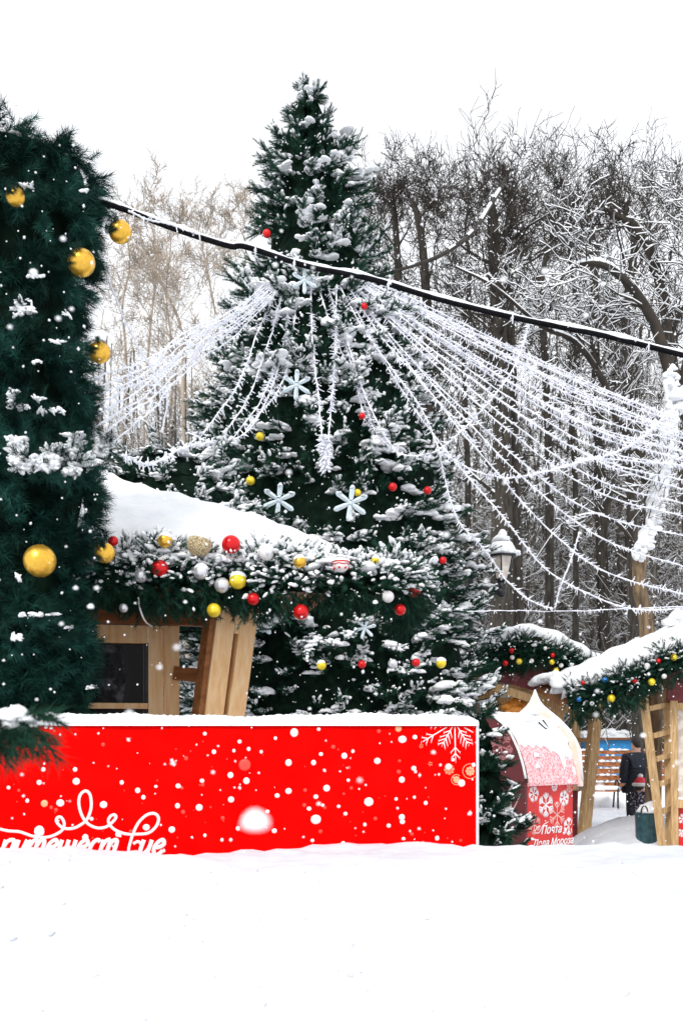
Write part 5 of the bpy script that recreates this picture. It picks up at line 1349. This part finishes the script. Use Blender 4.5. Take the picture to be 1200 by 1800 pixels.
# ------------------------------------------------------------------ people
def skin_body(name, verts, edges, rads, m_, parent, origin):
    me = bpy.data.meshes.new(name); me.from_pydata([tuple(np.asarray(v) ) for v in verts], edges, []); o = bpy.data.objects.new(name, me); COL.objects.link(o)
    o.modifiers.new('Skin', 'SKIN'); sub = o.modifiers.new('Sub', 'SUBSURF'); sub.levels = 2; sub.render_levels = 2
    for i, r in enumerate(rads): me.skin_vertices[0].data[i].radius = (r, r) if np.isscalar(r) else r
    me.skin_vertices[0].data[0].use_root = True
    dg = bpy.context.evaluated_depsgraph_get(); dg.update()
    ev_ = bpy.data.meshes.new_from_object(o.evaluated_get(dg)); o.modifiers.clear(); o.data = ev_; ev_.materials.clear(); ev_.materials.append(m_)
    for p_ in ev_.polygons: p_.use_smooth = True
    o.name = name; o.parent = parent
    return o


def person(loc, h, rz, label, coat, legs, hat=None, hs=1.0):
    root = empty('person', loc, label, 'person', None, rz); k = h / 1.72
    z = lambda v: v * k
    E = [(0, 1), (1, 2), (2, 3), (3, 4), (4, 5), (2, 6), (6, 7), (7, 8), (2, 9), (9, 10), (10, 11), (0, 12), (12, 13), (13, 14), (14, 15), (0, 16), (16, 17), (17, 18), (18, 19)]
    Vv = [(0, 0, .92), (0, 0, 1.12), (0, .01, 1.38), (0, .0, 1.48), (0, -.01, 1.56), (0, -.01, 1.66), (.19, 0, 1.38), (.25, .02, 1.12), (.23, -.06, .88), (-.19, 0, 1.38), (-.25, .02, 1.12), (-.23, -.06, .88),
          (.10, 0, .86), (.11, -.02, .47), (.12, .02, .08), (.12, -.13, .045), (-.10, 0, .86), (-.11, .0, .47), (-.12, .04, .08), (-.12, -.11, .045)]
    rd = [.16, .16, .17, .06, .095, .09, .075, .062, .045, .075, .062, .045, .10, .07, .055, .045, .10, .07, .055, .045]
    skin_body('body', [np.array(v) * k for v in Vv], E, [r * k for r in rd], SKIN, root, loc)
    # coat: follows the body from the neck to mid thigh, with sleeves
    Vc = [(0, 0, .98), (0, 0, 1.16), (0, .01, 1.38), (0, 0, 1.49), (.20, 0, 1.38), (.265, .02, 1.12), (.24, -.06, .92), (-.20, 0, 1.38), (-.265, .02, 1.12), (-.24, -.06, .92), (0, 0, .72)]
    Ec = [(0, 1), (1, 2), (2, 3), (2, 4), (4, 5), (5, 6), (2, 7), (7, 8), (8, 9), (0, 10)]
    rc = [.23, .225, .225, .10, .115, .095, .08, .115, .095, .08, .24]
    skin_body('coat', [np.array(v) * k for v in Vc], Ec, [r * k for r in rc], coat, root, loc)
    for s, yo in ((1, 0), (-1, .02)):
        skin_body('trouser_leg', [np.array(v) * k for v in ((.10 * s, 0, .84), (.11 * s, -.02 + yo, .47), (.12 * s, .02 + yo, .12))], [(0, 1), (1, 2)], [.115 * k, .085 * k, .075 * k], legs, root, loc)
        skin_body('boot', [np.array(v) * k for v in ((.12 * s, .02 + yo, .16), (.12 * s, .02 + yo, .06), (.12 * s, -.14 + yo, .05))], [(0, 1), (1, 2)], [.07 * k, .065 * k, .05 * k], HAIR, root, loc)
        # mitten hand with thumb: five short fingers rooted in the palm
        hb_ = [np.array((.23 * s, -.06, .88)) * k]; ee, rr_ = [], [.036 * k]
        for f in range(4):
            a = (f - 1.5) * .018; hb_ += [np.array((.23 * s + a, -.075, .82)) * k, np.array((.23 * s + a, -.07, .775 - .008 * (f in (1, 2)))) * k, np.array((.22 * s + a, -.055, .745 - .008 * (f in (1, 2)))) * k]; b_ = 1 + f * 3; ee += [(0, b_), (b_, b_ + 1), (b_ + 1, b_ + 2)]; rr_ += [.011 * k, .010 * k, .008 * k]
        hb_ += [np.array((.205 * s, -.09, .85)) * k, np.array((.20 * s, -.10, .81)) * k]; ee += [(0, 13), (13, 14)]; rr_ += [.012 * k, .009 * k]
        skin_body('gloved_hand', hb_, ee, rr_, HAIR, root, loc)
    m = MB(); hc = np.array([0, -.005, 1.64]) * k; K0 = k; k = k * hs
    # head with a face
    V, Fa = ICO3; W = V * np.array([.078, .098, .118]) * k; W[:, 1] -= (np.clip(-V[:, 1] - .7, 0, 1) * (np.abs(V[:, 0]) < .3) * .05) * k; m.add(W + hc, Fa, 0, True)
    for s in (-1, 1):
        m.add(ICO1[0] * np.array([.012, .008, .009]) * k + hc + np.array([.03 * s, -.092, .008]) * k, ICO1[1], 1, True)
        m.add(ICO1[0] * np.array([.012, .02, .03]) * k + hc + np.array([.08 * s, .0, 0]) * k, ICO1[1], 0, True)
    m.add(ICO1[0] * np.array([.013, .022, .02]) * k + hc + np.array([0, -.10, -.02]) * k, ICO1[1], 0, True); m.add(ICO1[0] * np.array([.024, .01, .006]) * k + hc + np.array([0, -.088, -.055]) * k, ICO1[1], 2, True)
    hd = m.build('head', [SKIN, HAIR, HATRED], root, origin=(0, 0, 0))
    m = MB(); q = V[:, 2] + .6 * V[:, 1] > -.15
    sc = np.where(q, 1.12, .93)[:, None]; m.add(W * sc + hc + np.array([0, .004, .004]) * k, Fa, 0, True)
    if hat:
        hm = MB(); qq = V[:, 2] > .18; hm.add(W * np.where(qq, 1.22, .9)[:, None] + hc + np.array([0, 0, .008]) * k, Fa, 0, True)
        hm.build('hat', hat, root, origin=(0, 0, 0))
        bm_ = MB(); bm_.add(*tube([hc + np.array([.098 * math.cos(a), .118 * math.sin(a), .026]) * k for a in np.linspace(0, 6.283, 20)], .028 * k, 8, cap=False), smooth=True)
        bm_.add(ICO2[0] * .042 * k + hc + np.array([0, 0, .155]) * k, ICO2[1], smooth=True); bm_.build('hat_trim', FLEECE, root, origin=(0, 0, 0))
    m.build('hair', HAIR, root, origin=(0, 0, 0))
    return root


person((P(1118, 0, 18.5)[0], 18.5, 0), 1.70, PI + .3, 'adult in dark navy coat seen from behind past the slanted post', NAVY, NAVY)
person((P(1125, 0, 17.3)[0], 17.3, 0), .95, PI * .75, 'small child in red hat with white trim and spotted snowsuit', SPOTTED, SPOTTED, HATRED, 1.95)

# ------------------------------------------------------------------ falling snow
n = 5200
Dd = R.uniform(2.6, 17, n); Xx = (R.uniform(-60, 1260, n) - 600) / F_PX * Dd; Zz = EYE + (HZ - R.uniform(150, 1500, n)) / F_PX * Dd
ok = Zz > .15
pos = np.stack([Xx, Dd, Zz], 1)[ok]; n = len(pos)
s = R.uniform(.0030, .0068, n) * np.where(pos[:, 1] > 9, 1.25, .8)
octv = np.array([(1, 0, 0), (-1, 0, 0), (0, 1, 0), (0, -1, 0), (0, 0, 1), (0, 0, -1)], float); octf = np.array([(0, 2, 4), (2, 1, 4), (1, 3, 4), (3, 0, 4), (2, 0, 5), (1, 2, 5), (3, 1, 5), (0, 3, 5)])
fm = MB(); fm.add(*inst(octv, octf, basis(R.normal(size=(n, 3))), pos, np.stack([s, s, s * R.uniform(.8, 1.5, n)], 1)), smooth=True)
for px, py, D, rr in [(R.uniform(0, 1200), R.uniform(320, 1480), R.uniform(.9, 2.6), R.uniform(.002, .0042)) for _ in range(70)] + [(452, 1452, .62, .0085), (60, 480, 1.6, .006), (160, 1068, 1.9, .006), (660, 1060, 3.2, .008), (1060, 500, 2.5, .006), (740, 640, 2.6, .006)]:
    fm.add(BLOBS[0][0] * rr + P(px, py, D), BLOBS[0][1], smooth=True)
tag(fm.build('falling_snow', SNOW), 'snowflakes falling through the air', 'snowflakes', kind='stuff')

# ------------------------------------------------------------------ light, camera
w = bpy.data.worlds.new('World'); scene.world = w; w.use_nodes = True
nt = w.node_tree; bg = nt.nodes['Background']; bg.inputs['Strength'].default_value = .10
sky = nt.nodes.new('ShaderNodeTexSky'); sky.sky_type = 'NISHITA'; sky.sun_disc = False
SEL, SROT = math.radians(42), math.radians(203)
sky.sun_elevation = SEL; sky.sun_rotation = SROT
mix = nt.nodes.new('ShaderNodeMix'); mix.data_type = 'RGBA'; mix.inputs[0].default_value = .90
nt.links.new(sky.outputs['Color'], mix.inputs[6]); mix.inputs[7].default_value = (9.6, 9.75, 10.0, 1)   # an even overcast
nt.links.new(mix.outputs[2], bg.inputs['Color'])
sun = bpy.data.lights.new('sun', 'SUN'); sun.energy = 1.7; sun.angle = math.radians(16); sun.color = (1, .97, .93)
so = bpy.data.objects.new('sun', sun); COL.objects.link(so)
dv = Vector((math.sin(SROT) * math.cos(SEL), math.cos(SROT) * math.cos(SEL), math.sin(SEL)))
so.rotation_euler = dv.to_track_quat('Z', 'Y').to_euler(); so.location = (0, 0, 30)

cam = bpy.data.cameras.new('camera'); co = bpy.data.objects.new('camera', cam); COL.objects.link(co)
cam.sensor_fit = 'HORIZONTAL'; cam.sensor_width = 36; cam.lens = 54; cam.shift_y = (HZ - 900) / 1200; cam.clip_end = 2000; cam.clip_start = .05
co.location = (0, 0, EYE); co.rotation_euler = (math.radians(90), 0, 0)
cam.dof.use_dof = True; cam.dof.focus_distance = 8.0; cam.dof.aperture_fstop = 8.0
scene.camera = co
scene.render.engine = 'CYCLES'
scene.cycles.max_bounces = 5; scene.cycles.diffuse_bounces = 3; scene.cycles.use_denoising = True
vs = scene.view_settings; vs.view_transform = 'Standard'; vs.look = 'None'; vs.exposure = 0.42; vs.gamma = 1
